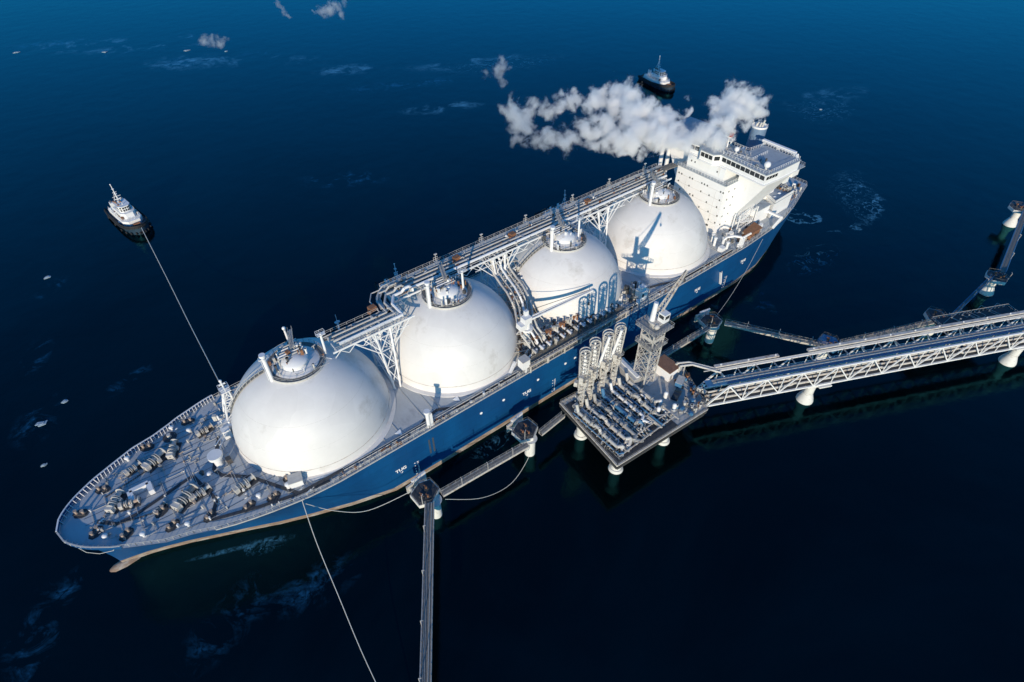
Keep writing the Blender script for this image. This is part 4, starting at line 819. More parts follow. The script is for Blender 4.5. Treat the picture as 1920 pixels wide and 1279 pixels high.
# marine loading arms
AL = ['loading arm at the outer corner of the jetty head, farthest left', 'second loading arm from the left, narrow and partly behind the first', 'third loading arm from the left, with a bright white diagonal pipe', 'fourth loading arm, tallest and nearest the grey shelter']
def make_arm(x, y, H, label, diag):
    t = thing('cargo_loader', label, 'loading arm', (x, y, PZ), 'marine loading arms standing in a row on the jetty head')
    m = MB(); m.base(x, y, PZ, (2.6, 3.0, .8)); m.tube((x, y, PZ+.8), (x, y, PZ+H*.52), .72, .6, 16); m.base(x, y+.9, PZ+.8, (.5, .5, H*.45)); m.base(x-.9, y, PZ+.8, (.4, .4, H*.48))
    for k in range(7): z = PZ+1.5+k*H*.065; m.tube((x, y, z), (x, y, z+.25), .95, n=14); m.base(x+.6, y+.7, z+.2, (.5, .5, .6))
    m.build('riser', 'arch', t, smooth=40)
    # long racetrack frame folded upright, in a plane facing the shore
    m = MB(); d = V(-.79, .61, 0); rr = 1.35; zt = PZ+H-rr; zb_ = PZ+H*.30; lean = V(.6, 0, 0)
    P = [V(x, y, 0)+d*rr*math.cos(a)+V(0, 0, zt+rr*math.sin(a)) for a in [math.pi*k/10 for k in range(11)]]+[V(x, y, 0)+d*(-.75)+V(0, 0, zb_), V(x, y, 0)+d*.75+V(0, 0, zb_)]
    n = V(.61, .79, 0)*.55
    for o in (n, -n): m.poly([p+o for p in P], .2, 7, True)
    for k in range(11):
        u = k/11; a = (P[10]).lerp(P[11], u); b = P[0].lerp(P[12], u); a2 = P[10].lerp(P[11], u+1/11); b2 = P[0].lerp(P[12], u+1/11)
        for o in (n, -n): m.bar(a+o, b2+o, .14); m.bar(b+o, a2+o, .11)
        m.bar(a+n, a-n, .12); m.bar(b+n, b-n, .12)
    m.build('outer_frame', 'arch', t)
    m = MB(); c = V(x, y, zt)
    for q in range(12): a, b = 2*math.pi*q/12, 2*math.pi*(q+1)/12; m.bar(c+(d*math.cos(a)+V(0, 0, math.sin(a)))*1.15, c+(d*math.cos(b)+V(0, 0, math.sin(b)))*1.15, .22)
    for q in range(3): a = math.pi*q/3; m.bar(c+(d*math.cos(a)+V(0, 0, math.sin(a)))*1.1, c-(d*math.cos(a)+V(0, 0, math.sin(a)))*1.1, .12)
    m.build('pulley_wheel', 'steel', t)
    m = MB()
    if diag: m.tube(c+d*.3+V(.6, .6, 0), V(x, y, PZ+H*.42)-d*1.9+V(.6, .6, 0), .4, n=12)
    m.tube(c-n*.2, V(x, y, PZ+H*.5), .26, n=12); m.tube(V(x, y, PZ+H*.5)+d*.9, V(x, y, PZ+H*.86)+d*.3, .28, n=10)
    m.build('inboard_pipe', 'white', t)
    m = MB(); b0 = V(x, y, PZ+H*.5)
    m.box(b0+V(.9, .5, 1.2), (1.6, 1.2, 2.4), .6); m.box(b0+V(-.5, .9, -1), (1.2, 1.2, 2.0), .3); m.box(b0-d*1.6+V(0, 0, -1.4), (1.3, 1.0, 1.6), .5); m.tube(b0-d*1.1, b0+d*1.3, .5, n=12)
    m.build('counterweight', 'arch', t, smooth=40)
    m = MB(); random.seed(int(x)); clutter(m, [(x+random.uniform(-1.2, 1.2), y+random.uniform(-1.1, 1.3), PZ+random.uniform(1, H*.62)) for _ in range(34)], (.3, 1.3), (.25, .7), 3); m.build('arm_fittings', ['pale', 'steel', 'dark'], t)
    m = MB(); z = PZ+H*.56; m.base(x, y+.5, z, (2.6, 2.4, .15)); m.rail([(x-1.3, y-.7, z), (x+1.3, y-.7, z), (x+1.3, y+1.7, z), (x-1.3, y+1.7, z)], 1.0, 1.3, .08, closed=True); m.build('service_platform', 'steel', t, smooth=0)
    return t
for (x, y, H, dg_), lb in zip(((168.3, 39.3, 23.6, False), (164.6, 39.0, 24.8, False), (160.0, 39.2, 25.2, True), (155.4, 39.2, 25.0, True)), AL): make_arm(x, y, H, lb, dg_)
m = MB(); m.base(169.2, 42.0, PZ, (2.0, 5.2, 1.1), .1); m.build('arm_plinth', 'white', PF, smooth=0)

# car on the platform
CR = thing('parked_car', 'small dark car parked on the open part of the jetty head', 'car', (143, 53.6, PZ))
def car(x, y, z, rz, par):
    c, s = math.cos(rz), math.sin(rz); q = lambda a, b, h: V(x+c*a-s*b, y+s*a+c*b, z+h)
    prof = [(-2.1, .35), (-2.15, .8), (-1.9, 1.0), (-1.1, 1.05), (-.5, 1.5), (1.0, 1.52), (1.7, 1.05), (2.1, .95), (2.15, .4)]
    m = MB(); n = len(prof); W = [.8 if h > 1.3 else .92 for _, h in prof]
    m.add([q(a, -W[i], h) for i, (a, h) in enumerate(prof)]+[q(a, W[i], h) for i, (a, h) in enumerate(prof)], [tuple(range(n)), tuple(range(2*n-1, n-1, -1))]+[(i, n+i, n+(i+1) % n, (i+1) % n) for i in range(n)])
    m.build('body', mat('dark_car_paint', (.02, .025, .035), .25, .1, 1), par)
    m = MB()
    for a0, h0, a1, h1 in ((-1.06, 1.09, -.56, 1.47), (1.06, 1.50, 1.64, 1.12)): m.add([q(a0, -.72, h0+.02), q(a0, .72, h0+.02), q(a1, .72, h1+.03), q(a1, -.72, h1+.03)], [(0, 1, 2, 3)])
    m.build('windscreen', 'glass', par)
    for a in (-1.3, 1.3):
        for b in (-.85, .85): m = MB(); m.tube(q(a, b-.1, .34), q(a, b+.1, .34), .34, n=14); m.build('wheel', 'black', par)
car(143, 53.6, PZ, .35, CR)
# small blue lorry-mounted tank beside the valve skids
CP2 = thing('generator_trailer', 'blue generator trailer with a drawbar parked by the trestle end of the jetty head', 'trailer', (138.8, 51.2, PZ))
m = MB(); m.base(138.8, 51.2, PZ+.5, (3.4, 2.0, 1.7), .4); m.build('body', 'blue', CP2, smooth=0)
m = MB(); m.base(138.8, 51.2, PZ+2.2, (3.5, 2.1, .1), .4); m.build('roof', 'pale', CP2, smooth=0)
m = MB(); m.tube((139.9, 50.6, PZ+.4), (139.0, 52.9, PZ+.4), .38, n=12); m.bar((140.4, 51.8, PZ+.5), (142, 52.5, PZ+.4), .15); m.build('wheel', 'black', CP2)

# ================================================================ TRESTLE BRIDGE TO SHORE
TD = V(-.905, .4245, 0); TN = V(.4245, .905, 0)   # along, and towards the viewer
TR = thing('pipe_trestle', 'white steel truss bridge carrying pipelines and a roadway from the jetty head to shore', 'bridge', (100, 73, 0))
O = V(136.5, 59.9, 0); LT = 150
for s, nm in ((0, 0), (-6.6, 1)):
    m = MB(); B = O+TN*s
    zb_, zt_ = 7.6, 14.8
    m.bar(B+V(0, 0, zb_), B+TD*LT+V(0, 0, zb_), .5, .5)
    m.bar(B+TD*6+V(0, 0, zt_), B+TD*LT+V(0, 0, zt_), .5, .5)
    m.bar(B+V(0, 0, zb_), B+TD*6+V(0, 0, zt_), .45)
    n = int(LT/6)
    for k in range(1, n):
        a = B+TD*(k*6); zz0, zz1 = (zt_, zb_) if k % 2 else (zb_, zt_)
        m.bar(a+V(0, 0, zz0), a+TD*6+V(0, 0, zz1), .32)
        m.bar(a+TD*0+V(0, 0, zb_), a+V(0, 0, zt_), .22)
        if k % 2: m.bar(a+TD*3+V(0, 0, (zb_+zt_)/2), a+TD*6+V(0, 0, zt_), .16) if False else m.bar(a+V(0, 0, zt_), a-TD*3+V(0, 0, (zb_+zt_)/2), .2)
    m.build('side_truss', 'white', TR, smooth=0)
m = MB()
for k in range(int(LT/6)):
    a = O+TD*(k*6); m.bar(a+V(0, 0, 7.6), a-TN*6.6+V(0, 0, 7.6), .3); 
    if k > 0: m.bar(a+V(0, 0, 14.7)-TN*3.4, a-TN*6.6+V(0, 0, 14.7), .25); m.bar(a-TN*3.2+V(0, 0, 14.5), a-TN*3.2+V(0, 0, 7.8), .2)
m.build('cross_beams', 'steel', TR, smooth=0)
# inner dark floor and pipes low on the near side
m = MB(); m.add([O+V(0, 0, 8.0)-TN*.4, O+TD*LT+V(0, 0, 8.0)-TN*.4, O+TD*LT+V(0, 0, 8.0)-TN*3.4, O+V(0, 0, 8.0)-TN*3.4, O+V(0, 0, 7.9)-TN*.4, O+TD*LT+V(0, 0, 7.9)-TN*.4, O+TD*LT+V(0, 0, 7.9)-TN*3.4, O+V(0, 0, 7.9)-TN*3.4], [(0, 1, 2, 3), (7, 6, 5, 4), (0, 4, 5, 1), (2, 6, 7, 3)]); m.build('trestle_floor', 'strip', TR, smooth=0)
for off, r, z in ((-1.0, .36, 8.9), (-2.6, .36, 9.0), (-2.0, .32, 11.4), (-2.9, .16, 12.9)):
    m = MB(); L_ = 7.4; k = 0; P = []; x = 1.0
    while x < LT:
        a = O+TN*off+V(0, 0, z); P += [a+TD*x, a+TD*(x+L_*4-2)]
        P += [a+TD*(x+L_*4-1.4)+V(0, 0, .5), a+TD*(x+L_*4-.3)+V(0, 0, .5)]; x += L_*4
    m.poly(P, r, 9); m.build('pipeline', 'beam', TR)
# roadway / covered tray (painted blue) and walkway
m = MB()
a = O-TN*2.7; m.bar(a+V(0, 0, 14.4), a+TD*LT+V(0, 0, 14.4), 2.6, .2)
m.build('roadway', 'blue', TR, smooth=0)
m = MB()
for off in (-1.9, -3.6): m.rail([O+TN*off+V(0, 0, 14.5)+TD*3, O+TN*off+TD*LT+V(0, 0, 14.5)], 1.1, 2.2, .08)
m.build('walkway_railing', 'blue', TR, smooth=0)
for off, r in ((-2.3, .16), (-2.9, .12), (-3.3, .16)): m = MB(); m.tube(O+TN*off+TD*2+V(0, 0, 14.75), O+TN*off+TD*LT+V(0, 0, 14.75), r, n=7); m.build('service_pipe', 'steel', TR)
m = MB(); m.tube(O-TN*6.6+TD*1+V(0, 0, 15.5), O-TN*6.6+TD*LT+V(0, 0, 15.5), .14, n=7); m.build('service_pipe', 'pale', TR)
# capped cable tray along the far side, in two lengths
for u0, u1 in ((5, 26), (36, LT)):
    m = MB(); a = O-TN*7.6; m.bar(a+TD*u0+V(0, 0, 15.6), a+TD*u1+V(0, 0, 15.6), 1.0, .7); m.mi = 1
    k = u0+2
    while k < u1: m.base(*(a+TD*k)[:2], 15.9, (.4, .4, .4)); m.bar(a+TD*k+V(0, 0, 15.3), a+TN*1+TD*k+V(0, 0, 13), .2); k += 9
    m.build('cable_tray', ['beam', 'white'], TR, smooth=0)
# goose-neck portal where the trestle meets the platform
m = MB(); p0 = V(133.6, 44.5, PZ)
for off in (0, 1.3):
    P = [V(136.2+off*.2, 47.2+off, PZ), V(136.2+off*.2, 47.2+off, 15.4), V(133.4, 49.3+off, 15.8), (O-TN*(6.6-off)+TD*6+V(0, 0, 15.2))]; m.poly(P, .32, 8)
for k in range(4): m.bar((136.4-.6*k, 47+.7*k, PZ), (136.4-.6*k, 47+.7*k, 15.3), .25)
m.build('portal_frame', 'pale', TR, smooth=40)
m = MB(); random.seed(81)
P = []
for k in range(40): u = random.uniform(88, 118); q = O-TN*random.uniform(8.5, 14.5)+TD*u; P.append((q.x, q.y, 12.2))
a0 = O-TN*8.6+TD*88; a1 = O-TN*8.6+TD*118; a2 = O-TN*14.5+TD*118; a3 = O-TN*14.5+TD*88
# stair landing and valve bay on the far side of the trestle
m.prism([(p.x, p.y) for p in (a0, a1, a2, a3)], 11.9, 12.1); m.build('side_bay', 'strip', TR, smooth=0)
m = MB(); m.rail([V(p.x, p.y, 12.1) for p in (a0, a3, a2, a1)], 1.1, 1.6, .09); clutter(m, P[:16], (.3, .8), (.2, .7), 1)
for k in range(5): q = O-TN*8+TD*(92+k*6); m.bar(q+V(0, 0, 7.6), q-TN*4+V(0, 0, 11.9), .2)
m.build('bay_railing', 'pale', TR, smooth=0)

# piers
def pier(x, y, H, label, cone=True, r=1.45):
    t = thing('bridge_pier', label, 'pier', (x, y, 0), 'white piers under the truss bridge')
    m = MB(); m.tube((x, y, -3), (x, y, H), r, n=32); m.ring((x, y, 4.0), r+.02, .08, 32); m.build('column', 'concrete', t)
    if cone: m = MB(); m.rev([(2.5, -1.2), (2.55, .5), (2.35, 1.2), (r+.05, 3.4)], (x, y, 0), 36); m.build('ice_cone', 'concrete', t)
    m = MB(); m.base(x, y, H, (4.6, 2.6, .6), math.atan2(TD.y, TD.x)); m.base(x-2.6, y+2.4, H+.1, (4.2, 2.0, .5), math.atan2(TD.y, TD.x)); m.build('pier_cap', 'concrete', t, smooth=0)
pier(102.9, 74.4, 6.7, 'white coned pier under the middle of the truss bridge, the nearer of two')
pier(34.2, 107.2, 6.7, 'white coned pier under the truss bridge cut by the right edge of the view')

# ================================================================ MOORING DOLPHINS
def dolphin(x, y, rz, label, pile_at, cone, fender, mats='concrete', r=1.5, gear=True, grp='mooring dolphins', zc=8.0):
    t = thing('mooring_dolphin', label, 'dolphin', (x, y, 0), grp); c, s = math.cos(rz), math.sin(rz)
    q = lambda a, b, h=0: V(x+c*a-s*b, y+s*a+c*b, h)
    cap = [(-4.0, 1.8), (.2, 3.9), (3.6, 2.2), (3.4, -2.4), (-.6, -3.9), (-4.0, -2.6)]
    m = MB(); m.prism([tuple(q(a*.92, b*.92)[:2]) for a, b in cap], zc-1.2, zc); m.build('cap', mats, t, smooth=0)
    m = MB(); m.prism([tuple(q(a*.86, b*.86)[:2]) for a, b in cap], zc+.004, zc+.06); m.build('cap_deck', 'strip' if mats != 'blue' else 'blue', t, smooth=0)
    m = MB(); px, py = pile_at; m.tube((px, py, -3), (px, py, zc-1.2), r, n=28); m.tube((px, py, zc-2), (px, py, zc-1.15), r, r*1.35, 28); P = m.build('pile', 'concrete', t)
    if cone: m = MB(); m.rev([(2.6, -1.2), (2.65, .5), (2.3, 1.4), (r+.05, 3.2)], (px, py, 0), 32); m.build('ice_cone', 'concrete', P)
    m = MB(); m.rail([q(a*.87, b*.87, zc) for a, b in cap], 1.1, 1.6, .07, closed=True); m.build('dolphin_railing', 'grate', t, smooth=0)
    if gear:
        for a, b in ((-1, -.6), (1.2, .4), (.2, 1.8)):
            m = MB(); p = q(a, b, zc); m.base(p.x, p.y, zc, (1.3, .8, .5), rz); m.mi = 1; m.tube(p+V(0, 0, .4), p+V(0, 0, 1.3), .28, n=10); m.bar(p+V(0, 0, 1.1), p+V(.5*c, .5*s, .7)+V(-.4, -.9, .3), .22); m.build('quick_release_hook', ['dark', 'rust'], t)
    if fender:
        m = MB(); a = q(-1.8, -5.2, zc-2.0); m.box(a, (4.4, .55, 4.4), rz); FD = m.build('fender_panel', 'white', t, smooth=0)
        m = MB(); m.tube(q(-1.8, -5.0, zc-2), q(-1.5, -2.8, zc-1.6), .8, n=16); m.tube(q(1.4, -4.6, zc-2), q(1.2, -3, zc-1.6), .6, n=14); m.box(q(1.4, -4.9, zc-1.8), (1.9, .4, 3.0), rz); m.build('fender_cone', 'pale', FD)
    m = MB(); p = q(2.4, 2.4, zc); m.bar(p, p+V(0, 0, 3.6), .12); m.bar(p+V(0, 0, 3.6), p+V(-.7, -.5, 3.7), .12); m.build('lamp_post', 'pale', t, smooth=0)
    return t
dolphin(217.3, 34.0, .1, 'mooring dolphin where the long straight catwalk meets the row, with a white fender panel', (216.2, 36.6), False, True)
dolphin(184.2, 34.2, .1, 'mooring dolphin with fender between the end dolphin and the loading platform', (184.2, 36.6), False, True)
dolphin(104.3, 37.0, -.2, 'mooring dolphin with a curved fender under the ship\'s stern quarter', (104.6, 38.6), False, True)
dolphin(82.6, 68.0, .4, 'blue capped dolphin close against the far side of the truss bridge', (82, 67.5), False, False, 'blue')
dolphin(41.0, 83.6, .4, 'dark capped dolphin behind the truss bridge at right, on a coned white pile', (39.6, 83.0), True, False)
dolphin(-.4, 87.4, .6, 'dolphin at the kink of the far catwalk on the right', (-1.2, 87.0), True, False)
dolphin(-62.0, 72.8, .5, 'farthest dolphin, at the right edge of the view', (-62.6, 73.4), True, False, zc=8.5)

# ================================================================ CATWALKS
def catwalk(P, Q, label, wd=1.3, tone='beam', lamps=3, z=8.5, rails=True, deckm='grate'):
    P = V(P[0], P[1], z); Q = V(Q[0], Q[1], z); t = thing('catwalk', label, 'walkway', P.lerp(Q, .5), 'catwalks linking the dolphins'); d = (Q-P).normalized(); n = V(-d.y, d.x, 0)
    m = MB(); m.bar(P, Q, wd, .12); m.build('walkway_deck', deckm, t, smooth=0)
    for s in (1, -1): m = MB(); m.bar(P+n*s*wd/2-V(0, 0, .25), Q+n*s*wd/2-V(0, 0, .25), .16, .75); m.build('side_beam', tone, t, smooth=0)
    m = MB()
    for s in (1, -1): m.rail([P+n*s*wd/2, Q+n*s*wd/2], 1.1, 2.2, .07)
    m.build('catwalk_railing', 'steel' if tone != 'blue' else 'blue', t, smooth=0)
    m = MB(); L = (Q-P).length; k = 0
    while k < L-2.2: a = P+d*k-V(0, 0, .6); m.bar(a+n*wd/2, a-n*wd/2+d*2.2, .1); m.bar(a+n*wd/2, a-n*wd/2, .1); k += 2.2
    m.build('cross_bracing', tone, t, smooth=0)
    if wd > 2:
        for o_ in (-.55, -.25, .5): m = MB(); m.tube(P+n*o_+V(0, 0, .2), Q+n*o_+V(0, 0, .2), .1, n=6); m.build('cable_pipe', 'pale' if o_ > 0 else 'steel', t)
    for i in range(lamps): p = P.lerp(Q, (i+.7)/(lamps+.4))-n*wd/2; m = MB(); m.bar(p, p+V(0, 0, 2.8), .12); m.bar(p+V(0, 0, 2.8), p+V(0, 0, 2.85)+n*.6, .12); m.build('lamp_post', 'pale', t, smooth=0)
catwalk((214.0, 37.2), (186.8, 38.8), 'straight catwalk between the two left hand dolphins', 1.5)
catwalk((181.6, 38.0), (172.2, 37.0), 'short catwalk from the second dolphin to the loading platform', 1.3, lamps=0)
catwalk((218.0, 37.6), (244.5, 78.2), 'long catwalk running straight down to the bottom edge of the view', 2.2, 'pale', 4, deckm='grate')
catwalk((132.0, 38.4), (108.0, 38.9), 'catwalk from the loading platform to the dolphin under the stern quarter', 1.4)
catwalk((101.8, 40.8), (84.6, 70.3), 'slanting pale catwalk from the stern quarter dolphin to the truss bridge', 1.5)
catwalk((80.6, 70.6), (44.5, 85.0), 'catwalk beside the truss bridge from the blue dolphin to the dark capped one', 1.3)
catwalk((39.2, 87.0), (2.4, 86.2), 'thin blue catwalk beyond the truss bridge, rising to the right', .9, 'blue')
catwalk((-4.0, 87.4), (-60.0, 76.0), 'farthest catwalk, climbing to the right edge', 2.0, 'blue', 3)

# ================================================================ MOORING LINES
def rope(pts, label, r=.09):
    c = MB(); P = [V(*p) for p in pts]; S = []
    for i in range(len(P)-1):
        a = P[max(0, i-1)]; b = P[i]; c_ = P[i+1]; d = P[min(len(P)-1, i+2)]
        for k in range(8):
            t = k/8; S.append(.5*((2*b)+(c_-a)*t+(2*a-5*b+4*c_-d)*t*t+(3*b-a-3*c_+d)*t**3))
    S.append(P[-1]); c.poly(S, r, 6); o = c.build('mooring_line', 'rope'); return tag(o, label, 'rope', 'mooring and towing lines')
rope([(244, -156.5, 4.5), (245, -110, 5.2), (246, -70, 9), (246.8, -25.2, 18.2)], 'towing line from the tug on the left to the ship\'s far bow', .13)
rope([(243.6, 23.9, 18.0), (245.2, 33, 13), (246.5, 45, 8.2), (247.8, 58, 4.6), (248.6, 74, 2.2)], 'towing line from the near bow down to the bottom edge', .09)
rope([(243.2, 24.1, 16.5), (238, 26.5, 11), (231, 29, 7.2), (219.8, 31.6, 8.3)], 'slack line from the near bow to the end dolphin', .09)
rope([(214.0, 38.6, 7.6), (205, 42, 3.6), (196, 42.6, 2.2), (188.4, 40.6, 4.6), (187.2, 39.6, 7.4)], 'slack loop hanging beside the catwalk between the left hand dolphins', .07)
rope([(58, 23.4, 15.5), (72, 28, 10.6), (88, 33, 8.6), (102, 37, 8.6)], 'line from the stern quarter down to its dolphin', .06)

# ================================================================ TUGS
def make_tug(hull='tughull', label='', loc=(0, 0, 0)):
    t = thing('tugboat', label, 'tugboat', (0, 0, 0), 'tugboats attending the carrier')
    stn = [(-17.5, 4.6), (-16.5, 5.3), (-10, 5.9), (0, 6.1), (8, 6.0), (12.5, 5.4), (15.5, 4.2), (17.3, 2.4), (18.1, .9), (18.2, .02)]
    stn = [(a*.86, b*.9) for a, b in stn]
    def sheer(x): return 2.0+max(0, x)*.10
    m = MB(); zs = [0, .5, 1]
    for sd in (1, -1):
        vs = []
        for x, b in stn:
            for k, f in enumerate((.78, .9, 1.0)): vs.append((x*(.94+.06*f), sd*b*f, (-1.5, .6, sheer(x))[k]))
        m.add(vs, [(i*3+j, (i+1)*3+j, (i+1)*3+j+1, i*3+j+1) for i in range(len(stn)-1) for j in range(2)])
    m.add([(-15.05*.987, s*4.14*.78, -1.5) for s in (1, -1)]+[(-15.05, s*4.14, 2.0) for s in (-1, 1)], [(0, 1, 2, 3)])
    H = m.build('hull', hull, t)
    m = MB(); vs = []
    for x, b in stn: vs += [(x, b*.97, sheer(x)-.5), (x, -b*.97, sheer(x)-.5)]
    m.add(vs, [(2*i, 2*i+2, 2*i+3, 2*i+1) for i in range(len(stn)-1)]); m.build('deck', 'tugdeck', t)
    m = MB()
    for sd in (1, -1): m.poly([(x, sd*b*1.03, sheer(x)-.1) for x, b in stn], .38, 8); m.polybar([V(x, sd*b, sheer(x)+.45) for x, b in stn], .12, .9)
    m.build('rubbing_fender', ['black'], H)
    m = MB(); m.mi = 0
    for x, b in stn[2:]:
        for sd in (1, -1): m.tube((x, sd*(b*1.03+.45), .9), (x, sd*(b*1.03+.1), .9), .6, n=12)
    m.build('tyre_fender', 'black', H)
    m = MB(); m.prism([(-9.5, -4.1), (7.2, -4.1), (9.8, -2.4), (9.8, 2.4), (7.2, 4.1), (-9.5, 4.1)], 1.6, 4.5); D1 = m.build('deckhouse', 'cream', t, smooth=0)
    m = MB(); m.prism([(-4, -3.0), (5.0, -3.0), (6.8, -1.6), (6.8, 1.6), (5.0, 3.0), (-4, 3.0)], 4.5, 6.9); m.build('upper_house', 'cream', D1, smooth=0)
    m = MB(); m.prism([(-1.6, -2.3), (3.6, -2.3), (5.0, -1.3), (5.0, 1.3), (3.6, 2.3), (-1.6, 2.3)], 6.9, 9.5); WH = m.build('wheelhouse', 'cream', t, smooth=0)
    m = MB(); m.prism([(-1.9, -2.6), (3.8, -2.6), (5.3, -1.5), (5.3, 1.5), (3.8, 2.6), (-1.9, 2.6)], 9.5, 9.7); m.build('wheelhouse_roof', 'white', WH, smooth=0)
    for zz in (7.35, 8.45):
        for y in (-.95, 0, .95): m = MB(); m.box((5.03, y, zz+.35), (.08, .7, .75)); m.build('window', 'glass', WH, smooth=0)
        for sd in (-1, 1):
            m = MB(); m.box((4.34, sd*1.84, zz+.35), (.08, .9, .75), sd*math.atan2(1.4, 1.0)*.99-0); m.build('window', 'glass', WH, smooth=0)
            for x in (-.6, .8, 2.2): m = MB(); m.box((x, sd*2.33, zz+.35), (.9, .08, .75)); m.build('window', 'glass', WH, smooth=0)
    m = MB(); m.tube((-.8, 0, 9.6), (-1.2, 0, 17.6), .26, .14); m.bar((-.9, -1.7, 12.2), (-.9, 1.7, 12.2), .18); m.base(-.5, 0, 11, (.3, 2.6, .3)); m.base(-1, 0, 14, (.3, 1.6, .2)); m.base(-1, 0, 15.6, (.8, .8, .15)); m.base(-1.1, 0, 13.2, (.7, 1.2, .2)); m.ball((-1.2, 0, 17.7), .28, 8)
    m.bar((-2.2, -1.6, 9.5), (-1.1, -.1, 14), .14); m.bar((-2.2, 1.6, 9.5), (-1.1, .1, 14), .14); m.build('mast', 'white', t)
    for sd in (-1, 1):
        m = MB(); m.base(-6.2, sd*2.3, 4.5, (2.2, 1.3, 3.6)); F_ = m.build('funnel', 'white', t, smooth=0)
        m = MB(); m.tube((-6.2, sd*2.3, 8), (-6.2, sd*2.3, 9), .35); m.build('exhaust', 'dark', F_)
    m = MB(); m.base(11.6, 0, 2.2, (2.2, 3.0, 1.4)); m.mi = 1; m.tube((11.8, -1.3, 3.2), (11.8, 1.3, 3.2), .85, n=14); m.build('towing_winch', ['dark', 'rust'], t)
    m = MB(); m.base(-11.5, 0, 1.5, (2, 2, 1.2)); m.tube((-14.0, -1.2, 1.4), (-14.0, -1.2, 2.8), .2); m.tube((-14.0, 1.2, 1.4), (-14.0, 1.2, 2.8), .2); m.bar((-14.0, -1.2, 2.8), (-14.0, 1.2, 2.8), .25); m.build('towing_bitt', 'rust', t)
    m = MB()
    m.rail([(9, -2.2, 4.5), (9, 2.2, 4.5), (6.5, 3.8, 4.5), (-9, 3.8, 4.5)], 1.0, 1.4, .08); m.rail([(9, -2.2, 4.5), (6.5, -3.8, 4.5), (-9, -3.8, 4.5)], 1.0, 1.4, .08); m.rail([(6.8, -1.6, 6.9), (6.8, 1.6, 6.9), (5, 3, 6.9), (-4, 3, 6.9)], 1.0, 1.4, .08); m.build('tug_railing', 'white', t, smooth=0)
    m = MB(); random.seed(91); clutter(m, [(random.uniform(-8.5, 8), random.choice((-1, 1))*random.uniform(3.1, 3.7), 4.55) for _ in range(30)]+[(random.uniform(-3.6, -1.8), random.uniform(-2.6, 2.6), 6.95) for _ in range(14)]+[(random.uniform(-13.5, -9.8), random.uniform(-3, 3), 1.6) for _ in range(14)]+[(random.uniform(-1.6, 3), random.uniform(-2, 2), 9.7) for _ in range(8)], (.3, 1.3), (.3, .9), 3); m.build('tug_fittings', ['pale', 'white', 'rust'], t)
    m = MB(); m.base(3.4, -4.4, 2.2, (2.0, .9, .8)); m.build('rescue_boat', 'blue', t, smooth=0)
    return t
TUG = make_tug(label='tugboat on the open water at left, white wheelhouse, towing the carrier by its bow')
TUG.location = (246.6, -174.8, 0); TUG.rotation_euler = (0, 0, R(99)); TUG.scale = (1, 1, 1)
dup(TUG, (-73, -143, 0), R(80), 'dark tugboat far behind, half hidden by the steam')
dup(TUG, (179, -46, 0), R(84), 'shadowed tugboat beyond the hull, behind the jog in the pipe bridge')
dup(TUG, (95, -48, 0), R(92), 'tugboat beyond the hull behind the third dome, little more than its mast showing')

# ================================================================ ICE FLOES
random.seed(101)
for i, (x, y, r, lab) in enumerate([(282.3, -148.9, 1.1, 'small upright white floe left of the tug line, beside the frame edge'), (287.8, -69.7, .9, 'tiny white floe off the bow, upper one of two'), (294.9, -63.9, 1.3, 'larger flat white floe off the bow at the left edge'), (296.5, -46, .6, 'small grey floe low at the left edge'), (154.5, -419.3, 1.9, 'bright floe on the far water near the top left'), (131, -398, 1.3, 'pale floe on the far water under the grey wisp of steam'),
                                       (259, -497, 1.9, 'white floe on the far water in the top left corner'), (64.5, 72.5, 1.4, 'slim white floe beside the far side of the truss bridge'), (205, -455, 1.6, 'flat floe on the far water right of the corner one'), (-119, -51, 1.0, 'small floe on the water beyond the ship\'s stern')]):
    m = MB(); n = 11; P = [(x+r*math.cos(a)*random.uniform(.6, 1.3)*1.3, y+r*math.sin(a)*random.uniform(.5, 1.1)) for a in [2*math.pi*k/n for k in range(n)]]
    m.prism(P, -.15, .22); m.prism([(x+(p[0]-x)*.6+.1, y+(p[1]-y)*.6) for p in P], .22, .4); o = m.build('ice_floe', 'ice'); tag(o, lab, 'ice floe', 'ice floes drifting on the sea')

